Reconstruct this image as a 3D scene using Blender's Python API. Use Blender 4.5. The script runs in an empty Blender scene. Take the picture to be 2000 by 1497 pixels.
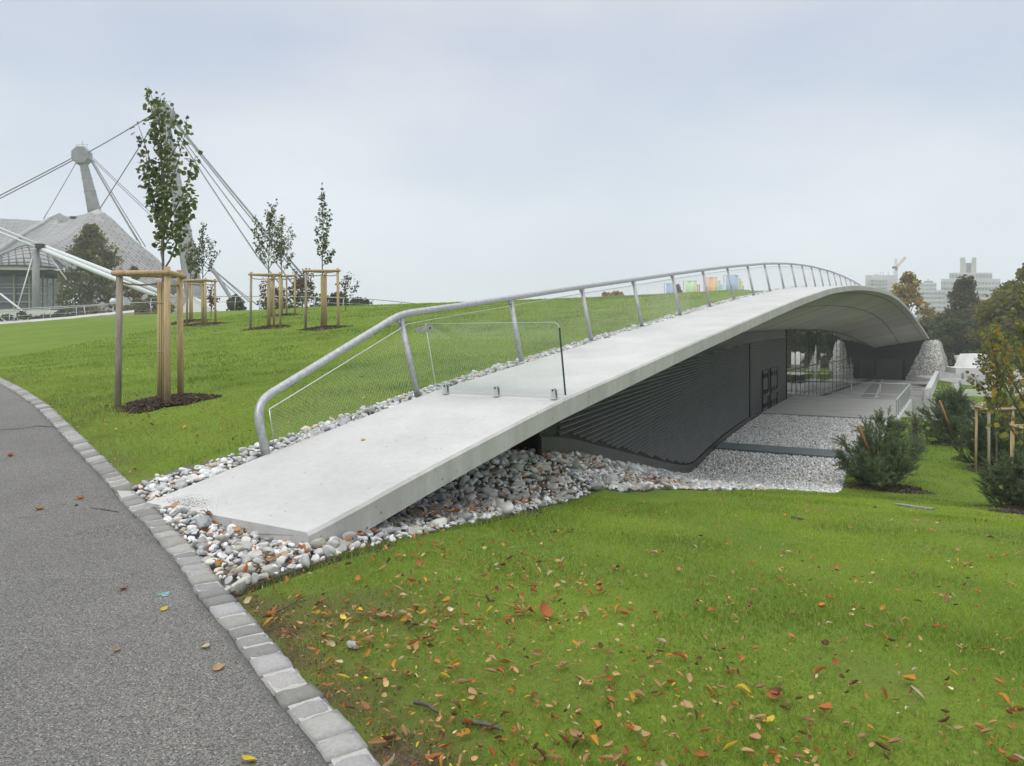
import bpy, math, random
import numpy as np
from mathutils import Vector, Matrix
random.seed(7); rng = np.random.default_rng(11)
R = math.radians
SC = bpy.context.scene
COL = SC.collection
# ---------------------------------------------------------------- camera, sky, sun, exposure
F, HOR, CZ = 1450.0, 660.0, 1.6            # focal length in photo pixels, horizon row, eye height
cam = bpy.data.objects.new("camera", bpy.data.cameras.new("camera")); COL.objects.link(cam)
cam.location = (0, 0, CZ); cam.rotation_euler = (R(90), 0, 0)
cam.data.sensor_width = 36; cam.data.lens = F / 2000 * 36
cam.data.shift_y = (HOR - 748.5) / 2000
cam.data.clip_start = .1; cam.data.clip_end = 6000
SC.camera = cam
SUN_EL, SUN_AZ = 48, 215                   # behind the camera, a little to its left; thick cloud
sd = bpy.data.lights.new("sun", 'SUN'); sd.energy = 0.9; sd.angle = R(24); sd.color = (1, .95, .87)
so = bpy.data.objects.new("sun", sd); COL.objects.link(so)
so.rotation_euler = (R(90 - SUN_EL), 0, R(180 - SUN_AZ))
so.location = (0, -20, 60)
W = bpy.data.worlds.new("World"); SC.world = W; W.use_nodes = True
nt = W.node_tree; N = nt.nodes; Lk = nt.links
bg = N['Background']; bg.inputs[1].default_value = 0.1
sky = N.new('ShaderNodeTexSky'); sky.sky_type = 'NISHITA'; sky.sun_disc = False
sky.sun_elevation = R(SUN_EL); sky.sun_rotation = R(SUN_AZ)
tc = N.new('ShaderNodeTexCoord'); sx = N.new('ShaderNodeSeparateXYZ'); Lk.new(tc.outputs['Generated'], sx.inputs[0])
ramp = N.new('ShaderNodeValToRGB'); cr = ramp.color_ramp
stops = [(0.0, (.84, .885, .935)), (.10, (.82, .87, .93)), (.22, (.73, .785, .855)), (.36, (.645, .685, .78)), (.48, (.84, .835, .82)), (.75, (1, .98, .945))]
cr.elements[0].position, cr.elements[0].color = stops[0][0], (*stops[0][1], 1)
cr.elements[1].position, cr.elements[1].color = stops[-1][0], (*stops[-1][1], 1)
for p_, c_ in stops[1:-1]:
    e = cr.elements.new(p_); e.color = (*c_, 1)
Lk.new(sx.outputs[2], ramp.inputs[0])
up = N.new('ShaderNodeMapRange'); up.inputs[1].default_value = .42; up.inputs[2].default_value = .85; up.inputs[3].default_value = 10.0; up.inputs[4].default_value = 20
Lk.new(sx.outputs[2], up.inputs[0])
mpw = N.new('ShaderNodeMapping'); mpw.inputs[3].default_value = (1.5, 1.5, 3.4); Lk.new(tc.outputs['Generated'], mpw.inputs[0])
cl = N.new('ShaderNodeTexNoise'); cl.inputs['Scale'].default_value = 1.3; cl.inputs['Detail'].default_value = 5; cl.inputs['Roughness'].default_value = .45
Lk.new(mpw.outputs[0], cl.inputs[0])
clr = N.new('ShaderNodeMapRange'); clr.inputs[1].default_value = .3; clr.inputs[2].default_value = .72; clr.inputs[3].default_value = .91; clr.inputs[4].default_value = 1.12
Lk.new(cl.outputs[0], clr.inputs[0])
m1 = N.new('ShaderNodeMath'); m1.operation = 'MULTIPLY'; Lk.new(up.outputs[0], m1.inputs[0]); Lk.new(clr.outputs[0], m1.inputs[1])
vm = N.new('ShaderNodeVectorMath'); vm.operation = 'SCALE'; blu = N.new('ShaderNodeMix'); blu.data_type = 'RGBA'; blf = N.new('ShaderNodeMapRange'); blf.inputs[1].default_value = .36; blf.inputs[2].default_value = .62; blf.inputs[3].default_value = 1; blf.inputs[4].default_value = 0
Lk.new(cl.outputs[0], blf.inputs[0]); blm = N.new('ShaderNodeMath'); blm.operation = 'MULTIPLY'; blh = N.new('ShaderNodeMapRange'); blh.inputs[1].default_value = .02; blh.inputs[2].default_value = .25; Lk.new(sx.outputs[2], blh.inputs[0])
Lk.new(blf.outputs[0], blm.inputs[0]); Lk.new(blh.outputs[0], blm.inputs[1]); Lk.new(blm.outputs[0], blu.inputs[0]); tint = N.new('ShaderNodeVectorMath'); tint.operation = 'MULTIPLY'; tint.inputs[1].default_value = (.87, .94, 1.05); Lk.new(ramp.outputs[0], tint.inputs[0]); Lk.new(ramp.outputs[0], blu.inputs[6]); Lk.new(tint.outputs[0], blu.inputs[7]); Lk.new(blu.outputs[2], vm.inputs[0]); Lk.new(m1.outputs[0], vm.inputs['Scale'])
mxw = N.new('ShaderNodeMix'); mxw.data_type = 'RGBA'; mxw.inputs[0].default_value = .96
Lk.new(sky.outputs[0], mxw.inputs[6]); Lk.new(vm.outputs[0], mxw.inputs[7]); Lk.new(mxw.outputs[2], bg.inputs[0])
SC.view_settings.view_transform = 'Standard'; SC.view_settings.look = 'None'
SC.view_settings.exposure = 0.0; SC.view_settings.gamma = 1
SC.render.engine = 'CYCLES'
cy = SC.cycles; cy.max_bounces = 6; cy.diffuse_bounces = 3; cy.glossy_bounces = 4; cy.transparent_max_bounces = 12; cy.transmission_bounces = 4
cy.volume_bounces = 1; cy.use_denoising = True; cy.caustics_reflective = False; cy.caustics_refractive = False

# ---------------------------------------------------------------- helpers
def arr(v): return np.asarray(v, dtype=np.float64)
def tag(o, label=None, cat=None, group=None, kind=None):
    if label: o['label'] = label
    if cat: o['category'] = cat
    if group: o['group'] = group
    if kind: o['kind'] = kind
    return o
def empty(name, loc, label, cat, group=None, rz=0):
    o = bpy.data.objects.new(name, None); COL.objects.link(o); o.location = loc; o.rotation_euler = (0, 0, rz); o.empty_display_size = .2
    return tag(o, label, cat, group)
def mesh(name, V, Fc, mat, parent=None, smooth=False, col=None, uv=None, local=False):
    """V (n,3) world coordinates (or local to parent); Fc list of index tuples or an (m,k) array; col (n,3) per-vertex colour; uv (n,2)"""
    V = arr(V)
    me = bpy.data.meshes.new(name)
    if isinstance(Fc, np.ndarray):
        m, k = Fc.shape
        me.vertices.add(len(V)); me.vertices.foreach_set('co', V.astype(np.float32).ravel())
        me.loops.add(m * k); me.loops.foreach_set('vertex_index', Fc.astype(np.int32).ravel())
        me.polygons.add(m); me.polygons.foreach_set('loop_start', (np.arange(m) * k).astype(np.int32))
        me.update(calc_edges=True)
    else:
        me.from_pydata([tuple(v) for v in V], [], [tuple(f) for f in Fc]); me.update()
    if smooth: me.polygons.foreach_set('use_smooth', np.ones(len(me.polygons), dtype=bool))
    if col is not None:
        a = me.color_attributes.new('Col', 'FLOAT_COLOR', 'POINT')
        c = np.ones((len(V), 4), dtype=np.float32); c[:, :3] = col; a.data.foreach_set('color', c.ravel())
    if uv is not None:
        ul = me.uv_layers.new(name='UVMap'); li = np.zeros(len(me.loops), dtype=np.int32); me.loops.foreach_get('vertex_index', li)
        ul.data.foreach_set('uv', arr(uv)[li].astype(np.float32).ravel())
    if mat: me.materials.append(mat)
    o = bpy.data.objects.new(name, me); COL.objects.link(o)
    if parent is not None:
        o.parent = parent
        if not local and parent.type == 'EMPTY':
            o.matrix_parent_inverse = (Matrix.Translation(parent.location) @ Matrix.Rotation(parent.rotation_euler.z, 4, 'Z')).inverted()
    return o
class MB:
    def __init__(s): s.V = []; s.F = []; s.C = []; s.U = []
    def add(s, V, Fc, col=None, uv=None):
        b = len(s.V); s.V += [tuple(v) for v in V]; s.F += [tuple(i + b for i in f) for f in Fc]
        if col is not None: s.C += [tuple(col)] * len(V)
        if uv is not None: s.U += list(uv)
        return s
    def box(s, c, d, rz=0, col=None, bev=0):
        x, y, z = [k / 2 for k in d]; V = []
        ca, sa = math.cos(rz), math.sin(rz)
        if bev <= 0:
            P_ = [(a * x, b * y, e * z) for e in (-1, 1) for a, b in ((-1, -1), (1, -1), (1, 1), (-1, 1))]
            Fc = [(3, 2, 1, 0), (4, 5, 6, 7), (0, 1, 5, 4), (1, 2, 6, 5), (2, 3, 7, 6), (3, 0, 4, 7)]
        else:
            P_ = []; 
            for e, q in ((-z, bev), (-z + bev, 0), (z - bev, 0), (z, bev)):
                X, Y = x - q, y - q
                P_ += [(-X + bev, -Y, e), (X - bev, -Y, e), (X, -Y + bev, e), (X, Y - bev, e), (X - bev, Y, e), (-X + bev, Y, e), (-X, Y - bev, e), (-X, -Y + bev, e)]
            Fc = [tuple(range(7, -1, -1)), tuple(range(24, 32))] + [(r * 8 + i, r * 8 + (i + 1) % 8, r * 8 + 8 + (i + 1) % 8, r * 8 + 8 + i) for r in range(3) for i in range(8)]
        for a, b, e in P_: V.append((c[0] + a * ca - b * sa, c[1] + a * sa + b * ca, c[2] + e))
        return s.add(V, Fc, col)
    def tube(s, pts, r, n=8, caps=True, col=None):
        pts = [Vector(p) for p in pts]; k = len(pts); rs = r if hasattr(r, '__len__') else [r] * k
        V = []; ref = None
        for i, p in enumerate(pts):
            t = (pts[min(i + 1, k - 1)] - pts[max(i - 1, 0)])
            t = t.normalized() if t.length > 1e-9 else Vector((0, 0, 1))
            if ref is None: ref = Vector((1, 0, 0)) if abs(t.x) < .8 else Vector((0, 1, 0))
            a = (ref - t * ref.dot(t)).normalized(); b = t.cross(a); ref = a
            for j in range(n):
                w = 2 * math.pi * j / n; V.append(p + (a * math.cos(w) + b * math.sin(w)) * rs[i])
        Fc = [(i * n + j, i * n + (j + 1) % n, (i + 1) * n + (j + 1) % n, (i + 1) * n + j) for i in range(k - 1) for j in range(n)]
        if caps: Fc += [tuple(range(n - 1, -1, -1)), tuple(range((k - 1) * n, k * n))]
        return s.add(V, Fc, col)
    def bar(s, a, b, w, h=None): # square bar between two points
        a, b = Vector(a), Vector(b); h = h or w; t = (b - a).normalized()
        u_ = t.cross(Vector((0, 0, 1))); u_ = u_.normalized() if u_.length > 1e-4 else Vector((1, 0, 0)); v_ = u_.cross(t)
        V = [p + u_ * (i * w / 2) + v_ * (j * h / 2) for p in (a, b) for i, j in ((-1, -1), (1, -1), (1, 1), (-1, 1))]
        return s.add(V, [(3, 2, 1, 0), (4, 5, 6, 7), (0, 1, 5, 4), (1, 2, 6, 5), (2, 3, 7, 6), (3, 0, 4, 7)])
    def prism(s, pts, d): # closed polygon pts (3-D, planar) pushed along vector d
        n = len(pts); P_ = [Vector(p) for p in pts]; D = Vector(d)
        return s.add(P_ + [p + D for p in P_], [tuple(range(n - 1, -1, -1)), tuple(range(n, 2 * n))] + [(i, (i + 1) % n, n + (i + 1) % n, n + i) for i in range(n)])
    def build(s, name, mat, parent=None, smooth=False, local=False):
        return mesh(name, s.V, s.F, mat, parent, smooth, arr(s.C) if s.C and len(s.C) == len(s.V) else None, arr(s.U) if s.U and len(s.U) == len(s.V) else None, local)
def P(px, py, Y): return Vector(((px - 1000) / F * Y, Y, CZ - (py - HOR) / F * Y))   # a place at ground distance Y seen at that row and column
def wob(x, y, f, seed):   # smooth noise -1..1
    r_ = np.random.default_rng(seed); o = 0; a = 0
    for k in range(6):
        th = r_.uniform(0, 6.28); fr = f * r_.uniform(.6, 1.9); o = o + np.sin((np.cos(th) * x + np.sin(th) * y) * fr + r_.uniform(0, 6.28) + 1.3 * np.sin((np.sin(th) * x - np.cos(th) * y) * fr * .7))
    return o / 3.2
# ---------------------------------------------------------------- materials
def nm(name):
    m = bpy.data.materials.new(name); m.use_nodes = True; return m, m.node_tree.nodes, m.node_tree.links, m.node_tree.nodes['Principled BSDF']
def noise_node(n, l, scale, detail=4, rough=.55, coord='Object', stretch=None):
    t = n.new('ShaderNodeTexCoord'); x = n.new('ShaderNodeTexNoise'); x.inputs['Scale'].default_value = scale; x.inputs['Detail'].default_value = detail; x.inputs['Roughness'].default_value = rough
    if stretch:
        mp = n.new('ShaderNodeMapping'); mp.inputs[3].default_value = stretch; l.new(t.outputs[coord], mp.inputs[0]); l.new(mp.outputs[0], x.inputs[0])
    else: l.new(t.outputs[coord], x.inputs[0])
    return x
def rmap(n, l, src, a, b, c, d):
    m = n.new('ShaderNodeMapRange'); l.new(src, m.inputs[0])
    for i, v in enumerate((a, b, c, d)): m.inputs[i + 1].default_value = v
    return m.outputs[0]
def mixc(n, l, fac, a, b, mode='MIX'):
    m = n.new('ShaderNodeMix'); m.data_type = 'RGBA'; m.blend_type = mode
    for i, v in ((0, fac), (6, a), (7, b)):
        if hasattr(v, 'node'): l.new(v, m.inputs[i])
        else: m.inputs[i].default_value = v if i == 0 else (*v, 1)
    return m.outputs[2]
def attr(n): 
    a = n.new('ShaderNodeAttribute'); a.attribute_name = 'Col'; return a.outputs[0]
def bump(n, l, b, src, strength, dist=.01):
    x = n.new('ShaderNodeBump'); x.inputs['Strength'].default_value = strength; x.inputs['Distance'].default_value = dist; l.new(src, x.inputs['Height']); l.new(x.outputs[0], b.inputs['Normal'])
def MAT(name, col, rough=.7, var=.25, scale=6, bmp=0, bscale=60, metal=0, spec=.4, use_col=False, stretch=None, var2=0, scale2=60):
    m, n, l, b = nm(name)
    x = noise_node(n, l, scale, stretch=stretch)
    f = rmap(n, l, x.outputs[0], .3, .7, 1 - var, 1 + var)
    src = attr(n) if use_col else None
    c = n.new('ShaderNodeVectorMath'); c.operation = 'SCALE'
    if src: l.new(src, c.inputs[0])
    else: c.inputs[0].default_value = col
    l.new(f, c.inputs['Scale']); out = c.outputs[0]
    if var2:
        x2 = noise_node(n, l, scale2, 3); f2 = rmap(n, l, x2.outputs[0], .3, .7, 1 - var2, 1 + var2)
        c2 = n.new('ShaderNodeVectorMath'); c2.operation = 'SCALE'; l.new(out, c2.inputs[0]); l.new(f2, c2.inputs['Scale']); out = c2.outputs[0]
    l.new(out, b.inputs['Base Color']); b.inputs['Roughness'].default_value = rough; b.inputs['Metallic'].default_value = metal; b.inputs['Specular IOR Level'].default_value = spec
    if bmp: bump(n, l, b, noise_node(n, l, bscale, 5).outputs[0], bmp)
    return m
def LEAFMAT(name, tr=.35, rough=.55):     # per-vertex leaf colour, partly translucent
    m, n, l, b = nm(name); a = attr(n); l.new(a, b.inputs['Base Color']); b.inputs['Roughness'].default_value = rough; b.inputs['Specular IOR Level'].default_value = .25
    t = n.new('ShaderNodeBsdfTranslucent'); l.new(a, t.inputs[0]); mx = n.new('ShaderNodeMixShader'); mx.inputs[0].default_value = tr
    l.new(b.outputs[0], mx.inputs[1]); l.new(t.outputs[0], mx.inputs[2]); l.new(mx.outputs[0], n['Material Output'].inputs[0]); return m
def concrete(name, base, stain=.16, holes=True, streak=False, uvjoint=None):
    m, n, l, b = nm(name)
    x = noise_node(n, l, .7, 6, .6); c = rmap(n, l, x.outputs[0], .3, .7, 1 - stain, 1 + stain)
    y = noise_node(n, l, 14, 5, .65); c2 = rmap(n, l, y.outputs[0], .25, .75, .93, 1.07)
    mu = n.new('ShaderNodeMath'); mu.operation = 'MULTIPLY'; l.new(c, mu.inputs[0]); l.new(c2, mu.inputs[1]); f = mu.outputs[0]
    if streak:
        z = noise_node(n, l, 1.0, 5, .7, stretch=(4, 4, .45)); s_ = rmap(n, l, z.outputs[0], .36, .70, .84, 1.07)
        q = n.new('ShaderNodeMath'); q.operation = 'MULTIPLY'; l.new(f, q.inputs[0]); l.new(s_, q.inputs[1]); f = q.outputs[0]
    if holes:
        t = n.new('ShaderNodeTexCoord'); v = n.new('ShaderNodeTexVoronoi'); v.inputs['Scale'].default_value = 7; l.new(t.outputs['Object'], v.inputs[0])
        h = rmap(n, l, v.outputs[0], .045, .085 if not streak else .12, .45, 1)
        q = n.new('ShaderNodeMath'); q.operation = 'MULTIPLY'; l.new(f, q.inputs[0]); l.new(h, q.inputs[1]); f = q.outputs[0]
    if uvjoint:
        t = n.new('ShaderNodeTexCoord'); br = n.new('ShaderNodeTexBrick'); l.new(t.outputs['UV'], br.inputs[0])
        br.offset = 0; br.inputs['Scale'].default_value = 1; br.inputs['Brick Width'].default_value = uvjoint[0]; br.inputs['Row Height'].default_value = uvjoint[1]; br.inputs['Mortar Size'].default_value = uvjoint[2]
        br.inputs['Color1'].default_value = (1, 1, 1, 1); br.inputs['Color2'].default_value = (.84, .84, .84, 1); br.inputs['Mortar'].default_value = (.42, .42, .42, 1)
        sp = n.new('ShaderNodeRGBToBW'); l.new(br.outputs[0], sp.inputs[0])
        q = n.new('ShaderNodeMath'); q.operation = 'MULTIPLY'; l.new(f, q.inputs[0]); l.new(sp.outputs[0], q.inputs[1]); f = q.outputs[0]
    cc = n.new('ShaderNodeVectorMath'); cc.operation = 'SCALE'; cc.inputs[0].default_value = base; l.new(f, cc.inputs['Scale'])
    l.new(cc.outputs[0], b.inputs['Base Color']); b.inputs['Roughness'].default_value = .85; b.inputs['Specular IOR Level'].default_value = .3
    bump(n, l, b, y.outputs[0], .25, .004); return m
def lawn_mat():
    m, n, l, b = nm('lawn_grass')
    a = noise_node(n, l, .35, 5, .6); c = noise_node(n, l, 3.2, 5, .65); d = noise_node(n, l, 60, 4, .7)
    c1 = mixc(n, l, rmap(n, l, a.outputs[0], .35, .65, 0, 1), (.120, .200, .022), (.205, .285, .034))
    c2 = mixc(n, l, rmap(n, l, c.outputs[0], .45, .75, 0, .6), c1, (.235, .275, .042))
    c3 = mixc(n, l, rmap(n, l, d.outputs[0], .3, .7, 0, .75), c2, (.065, .120, .014))
    sl_ = mixc(n, l, rmap(n, l, d.outputs[0], .35, .65, 0, 1), (.055, .040, .026), (.155, .118, .078)); c4 = mixc(n, l, attr(n), c3, sl_)          # bare soil where the grass is thin
    l.new(c4, b.inputs['Base Color']); b.inputs['Roughness'].default_value = .9; b.inputs['Specular IOR Level'].default_value = .15
    bump(n, l, b, d.outputs[0], .6, .03); return m
def asphalt_mat():
    m, n, l, b = nm('asphalt')
    t = n.new('ShaderNodeTexCoord'); v = n.new('ShaderNodeTexVoronoi'); v.inputs['Scale'].default_value = 175; l.new(t.outputs['Object'], v.inputs[0])
    sepc = n.new('ShaderNodeSeparateColor'); l.new(v.outputs['Color'], sepc.inputs[0])
    g = rmap(n, l, sepc.outputs[0], 0, 1, .30, 1.75); sp = rmap(n, l, sepc.outputs[1], .955, .985, 0, .7)
    a = noise_node(n, l, .8, 5, .6); k = rmap(n, l, a.outputs[0], .3, .7, .86, 1.14)
    q = n.new('ShaderNodeMath'); q.operation = 'MULTIPLY'; l.new(g, q.inputs[0]); l.new(k, q.inputs[1])
    c = n.new('ShaderNodeVectorMath'); c.operation = 'SCALE'; c.inputs[0].default_value = (.124, .119, .110); l.new(q.outputs[0], c.inputs['Scale'])
    c2 = mixc(n, l, sp, c.outputs[0], (.45, .44, .42)); c3 = mixc(n, l, attr(n), c2, (.06, .058, .055))
    l.new(c3, b.inputs['Base Color']); b.inputs['Roughness'].default_value = .8; bump(n, l, b, v.outputs[0], .5, .004); return m
M_lawn = lawn_mat(); M_asph = asphalt_mat()
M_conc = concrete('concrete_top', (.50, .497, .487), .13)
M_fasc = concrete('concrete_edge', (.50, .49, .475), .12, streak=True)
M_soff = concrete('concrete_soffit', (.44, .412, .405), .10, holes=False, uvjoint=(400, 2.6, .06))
M_wconc = concrete('white_concrete', (.62, .615, .60), .07, holes=False)
M_wconcs = concrete('stained_concrete', (.50, .495, .48), .10, holes=False, streak=True)
M_floor = concrete('paving_concrete', (.42, .41, .395), .12, holes=False)
M_galv = MAT('galvanised_steel', (.42, .43, .44), .42, .18, 18, metal=.55, var2=.1, scale2=90)
M_steel = MAT('stainless_steel', (.55, .56, .57), .3, .06, 10, metal=.9)
M_dark = MAT('dark_metal', (.030, .032, .035), .35, .2, 3, metal=.3, spec=.5)
M_slat = MAT('dark_slat_metal', (.165, .168, .173), .5, .12, 2, metal=.3)
M_band = MAT('polished_dark_metal', (.26, .265, .27), .14, .15, 1.5, metal=.92)
M_plate = MAT('dull_dark_metal', (.055, .057, .060), .35, .2, 1.2, metal=.5)
M_black = MAT('black', (.008, .008, .009), .6, .1)
M_bank = MAT('gravel_soil', (.15, .138, .12), .95, .3, 8, bmp=.4)
M_soil = MAT('soil', (.07, .052, .036), .95, .4, 9, bmp=.5)
M_wood = MAT('round_timber', (.47, .35, .20), .8, .25, 3, bmp=.3, stretch=(9, 9, .8), var2=.12)
M_woodg = MAT('weathered_timber', (.34, .29, .23), .85, .3, 3, bmp=.3, stretch=(9, 9, .8), var2=.12)
M_rope = MAT('coir_rope', (.30, .22, .13), .95, .3, 60, bmp=.6)
M_bark = MAT('bark', (.10, .085, .068), .9, .35, 20, bmp=.6, bscale=40, stretch=(3, 3, .6))
M_barkg = MAT('smooth_bark', (.16, .15, .12), .85, .25, 20, bmp=.4, bscale=40)
M_stone = MAT('pebble_stone', (1, 1, 1), .8, .24, 16, bmp=.3, bscale=50, use_col=True, var2=.14, scale2=70, stretch=(1, 2.2, 1))
M_sett = MAT('granite_sett', (1, 1, 1), .8, .10, 60, bmp=.45, bscale=45, use_col=True, var2=.12, scale2=220)
M_leaf = LEAFMAT('leaf', .5); M_dry = LEAFMAT('dry_leaf', .15, .6); M_needle = LEAFMAT('needle', .4); M_blade = LEAFMAT('grass_blade', .45, .6)
M_far = MAT('pale_facade', (.50, .49, .47), .8, .06, .3)
M_fard = MAT('facade_glass', (.20, .23, .27), .25, .2, .8)
def facade_bands():
    m, n, l, b = nm('window_row'); t = n.new('ShaderNodeTexCoord'); sp = n.new('ShaderNodeSeparateXYZ'); l.new(t.outputs['Object'], sp.inputs[0]); cb = n.new('ShaderNodeCombineXYZ'); l.new(sp.outputs[0], cb.inputs[0]); l.new(sp.outputs[2], cb.inputs[1])
    br = n.new('ShaderNodeTexBrick'); br.offset = 0; l.new(cb.outputs[0], br.inputs[0]); br.inputs['Scale'].default_value = 1; br.inputs['Brick Width'].default_value = 2.6; br.inputs['Row Height'].default_value = 30; br.inputs['Mortar Size'].default_value = .28; br.inputs['Bias'].default_value = .2
    br.inputs['Color1'].default_value = (.10, .13, .17, 1); br.inputs['Color2'].default_value = (.26, .29, .32, 1); br.inputs['Mortar'].default_value = (.46, .45, .43, 1); l.new(br.outputs[0], b.inputs['Base Color']); b.inputs['Roughness'].default_value = .3; return m
M_winrow = facade_bands()
M_mast = MAT('grey_steel_mast', (.27, .27, .28), .5, .18, .6, metal=.1, var2=.08, scale2=4)
M_white = MAT('white_painted_steel', (.62, .64, .66), .35, .06, 3)
def glass_mat(name, tint, fac):
    m, n, l, b = nm(name); tr = n.new('ShaderNodeBsdfTransparent'); tr.inputs[0].default_value = (*tint, 1); g = n.new('ShaderNodeBsdfGlossy'); g.inputs['Roughness'].default_value = .02
    fr = n.new('ShaderNodeFresnel'); fr.inputs[0].default_value = 1.5; f = rmap(n, l, fr.outputs[0], 0, 1, fac, .6); mx = n.new('ShaderNodeMixShader'); l.new(f, mx.inputs[0]); l.new(tr.outputs[0], mx.inputs[1]); l.new(g.outputs[0], mx.inputs[2]); l.new(mx.outputs[0], n['Material Output'].inputs[0]); return m
M_glass = glass_mat('clear_glass', (.965, .982, .974), .0)
M_gedge = MAT('glass_edge', (.025, .04, .037), .2, .05)
def mirror_glass():
    m, n, l, b = nm('dark_reflective_glass'); b.inputs['Base Color'].default_value = (.02, .022, .022, 1); b.inputs['Roughness'].default_value = .3
    g = n.new('ShaderNodeBsdfGlossy'); g.inputs['Roughness'].default_value = .015; g.inputs[0].default_value = (.82, .84, .82, 1)
    bp = n.new('ShaderNodeBump'); bp.inputs['Strength'].default_value = .06; bp.inputs['Distance'].default_value = .05; l.new(noise_node(n, l, .9, 2).outputs[0], bp.inputs['Height']); l.new(bp.outputs[0], g.inputs['Normal'])
    mx = n.new('ShaderNodeMixShader'); mx.inputs[0].default_value = .78; l.new(b.outputs[0], mx.inputs[1]); l.new(g.outputs[0], mx.inputs[2]); l.new(mx.outputs[0], n['Material Output'].inputs[0]); return m
M_mirror = mirror_glass()
# ---------------------------------------------------------------- the lie of the land: s runs up along the ramp, t to its right
p2 = np.array([-1.19, 10.0]); uu = np.array([.512, .859]); nn = np.array([.859, -.512])
uu /= np.hypot(*uu); nn = np.array([uu[1], -uu[0]])
def WP(s, t, z): return Vector((p2[0] + uu[0] * s + nn[0] * t, p2[1] + uu[1] * s + nn[1] * t, z))
def ST(x, y): return (x - p2[0]) * uu[0] + (y - p2[1]) * uu[1], (x - p2[0]) * nn[0] + (y - p2[1]) * nn[1]
def smoothtab(tab, w):
    xs = np.arange(tab[0][0] - 20, tab[-1][0] + 20, .1); t = arr(tab); ys = np.interp(xs, t[:, 0], t[:, 1]); k = int(w / .1); ker = np.hanning(k + 2)[1:-1]; ker /= ker.sum()
    ys2 = np.convolve(np.pad(ys, (k, k), 'edge'), ker, 'same')[k:-k]; return lambda s: np.interp(s, xs, ys2)
zprof = smoothtab([(-12, 0), (-8, 0.0), (-5, 0.03), (-3.96, .13), (-3.3, .27), (-2, .50), (0, .83), (2.79, 1.18), (5.58, 1.53), (8.37, 1.86), (11.16, 2.2), (13.95, 2.53), (16.74, 2.85), (19.53, 3.14), (22.3, 3.43), (25.1, 3.68), (27.9, 3.9), (30.7, 4.08), (34, 4.26), (40, 4.5), (46, 4.64), (52, 4.7), (58, 4.68), (66, 4.5), (74, 4.12), (82, 3.5), (90, 2.7), (100, 1.6)], 2.0)
edgeL = smoothtab([(-4, 2.0), (0, 2.05), (24, 1.98), (36, 2.22), (48, 2.4), (60, 2.42), (72, 2.5), (80, 2.66), (88, 2.93), (96, 3.22), (100, 3.38)], 4)
latw = smoothtab([(0, 1.28), (4, .65), (8, .0), (12, -.67), (16, -1.32), (20, -1.9), (24, -2.42), (30, -3.02), (37, -3.58), (49, -4.2), (63, -4.35), (80, -3.8), (90, -3.3), (100, -2.8)], 3)
zwall = smoothtab([(-1, .35), (2, .80), (4, 1.0), (8, 1.25), (12, 1.36), (16, 1.45), (22, 1.58), (29, 1.76), (37, 1.98), (49, 2.16), (63, 2.28), (72, 2.16), (80, 1.82), (90, 1.1), (100, .2)], 3)
zlow = smoothtab([(-12, 0), (-7, 0), (-5, .03), (-4, .03), (-2.8, -.10), (-1, -.31), (1, -.50), (2.8, -.68), (5.4, -1.1), (8, -1.55), (12, -2.3), (14, -2.6), (16, -2.78), (20, -2.8), (60, -2.85)], 1.4)
drop_t = smoothtab([(-90, 2.0), (-75, 1.5), (-60, .8), (-50, .36), (-42, .3), (-19, .25), (-12, .2), (-8, .15), (-3, .05), (0, 0)], 4)
def sstep(a, b, x): t = np.clip((x - a) / (b - a), 0, 1); return t * t * (3 - 2 * t)
def z_upper(s, t):
    s = arr(s); t = arr(t); base = zprof(s); plate = np.where(s > 46, 4.62 - .02 * np.maximum(s - 60, 0) - 2.6 * sstep(52, 110, s), base)
    w = sstep(-5, -14, t); z = base * (1 - w) + plate * w
    k = sstep(-4.5, 4, s)
    return z - drop_t(t) * k * np.where(s > 60, .6, 1) - .04 * sstep(-6, -3, s) * (t > -.6) * 1.0
def z_lower(s, t):
    s = arr(s); t = arr(t)
    zl = zlow(s); rise = np.interp(s, [-5, -3.5, 0, 2, 4, 8, 12, 16], [0.02, .12, .50, .42, .30, .17, .12, 0]); inner = np.interp(s, [-1.2, 1.3], [.3, 1.12]) * (s < 1.3) + latw(s) * (s >= 1.3)
    z = zl + rise * (1 - sstep(0, 1, (t - inner) / 1.25))
    z = z - 1.0 * sstep(50.2, 50.6, s) * sstep(103, 100, s) * sstep(4.3, 4.0, t)
    pit = sstep(39, 39.5, s) * sstep(51.0, 50.6, s) * sstep(3.3, 3.8, t) * sstep(7.4, 6.9, t)
    z = z - 1.9 * pit
    z = z + .25 * sstep(7, 16, t) * sstep(8, 16, s) * sstep(45, 30, s)
    return z
def hz(x, y):
    s, t = ST(arr(x), arr(y))
    return np.where(t < .25, z_upper(s, t), np.where(s < -4.5, zlow(s) * 1.0, z_lower(s, t)))
def hit(px, py, upper=None):    # where the sight line through a photo pixel meets the land
    d = np.concatenate([np.arange(2, 30, .01), np.arange(30, 140, .05)]); x = (px - 1000) / F * d; y = d; z = CZ - (py - HOR) / F * d
    s, t = ST(x, y)
    g = hz(x, y) if upper is None else (z_upper(s, t) if upper else z_lower(s, t))
    i = np.argmax(g >= z); return Vector((x[i], y[i], g[i]))
def ground(x, y): return float(hz(x, y))
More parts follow.
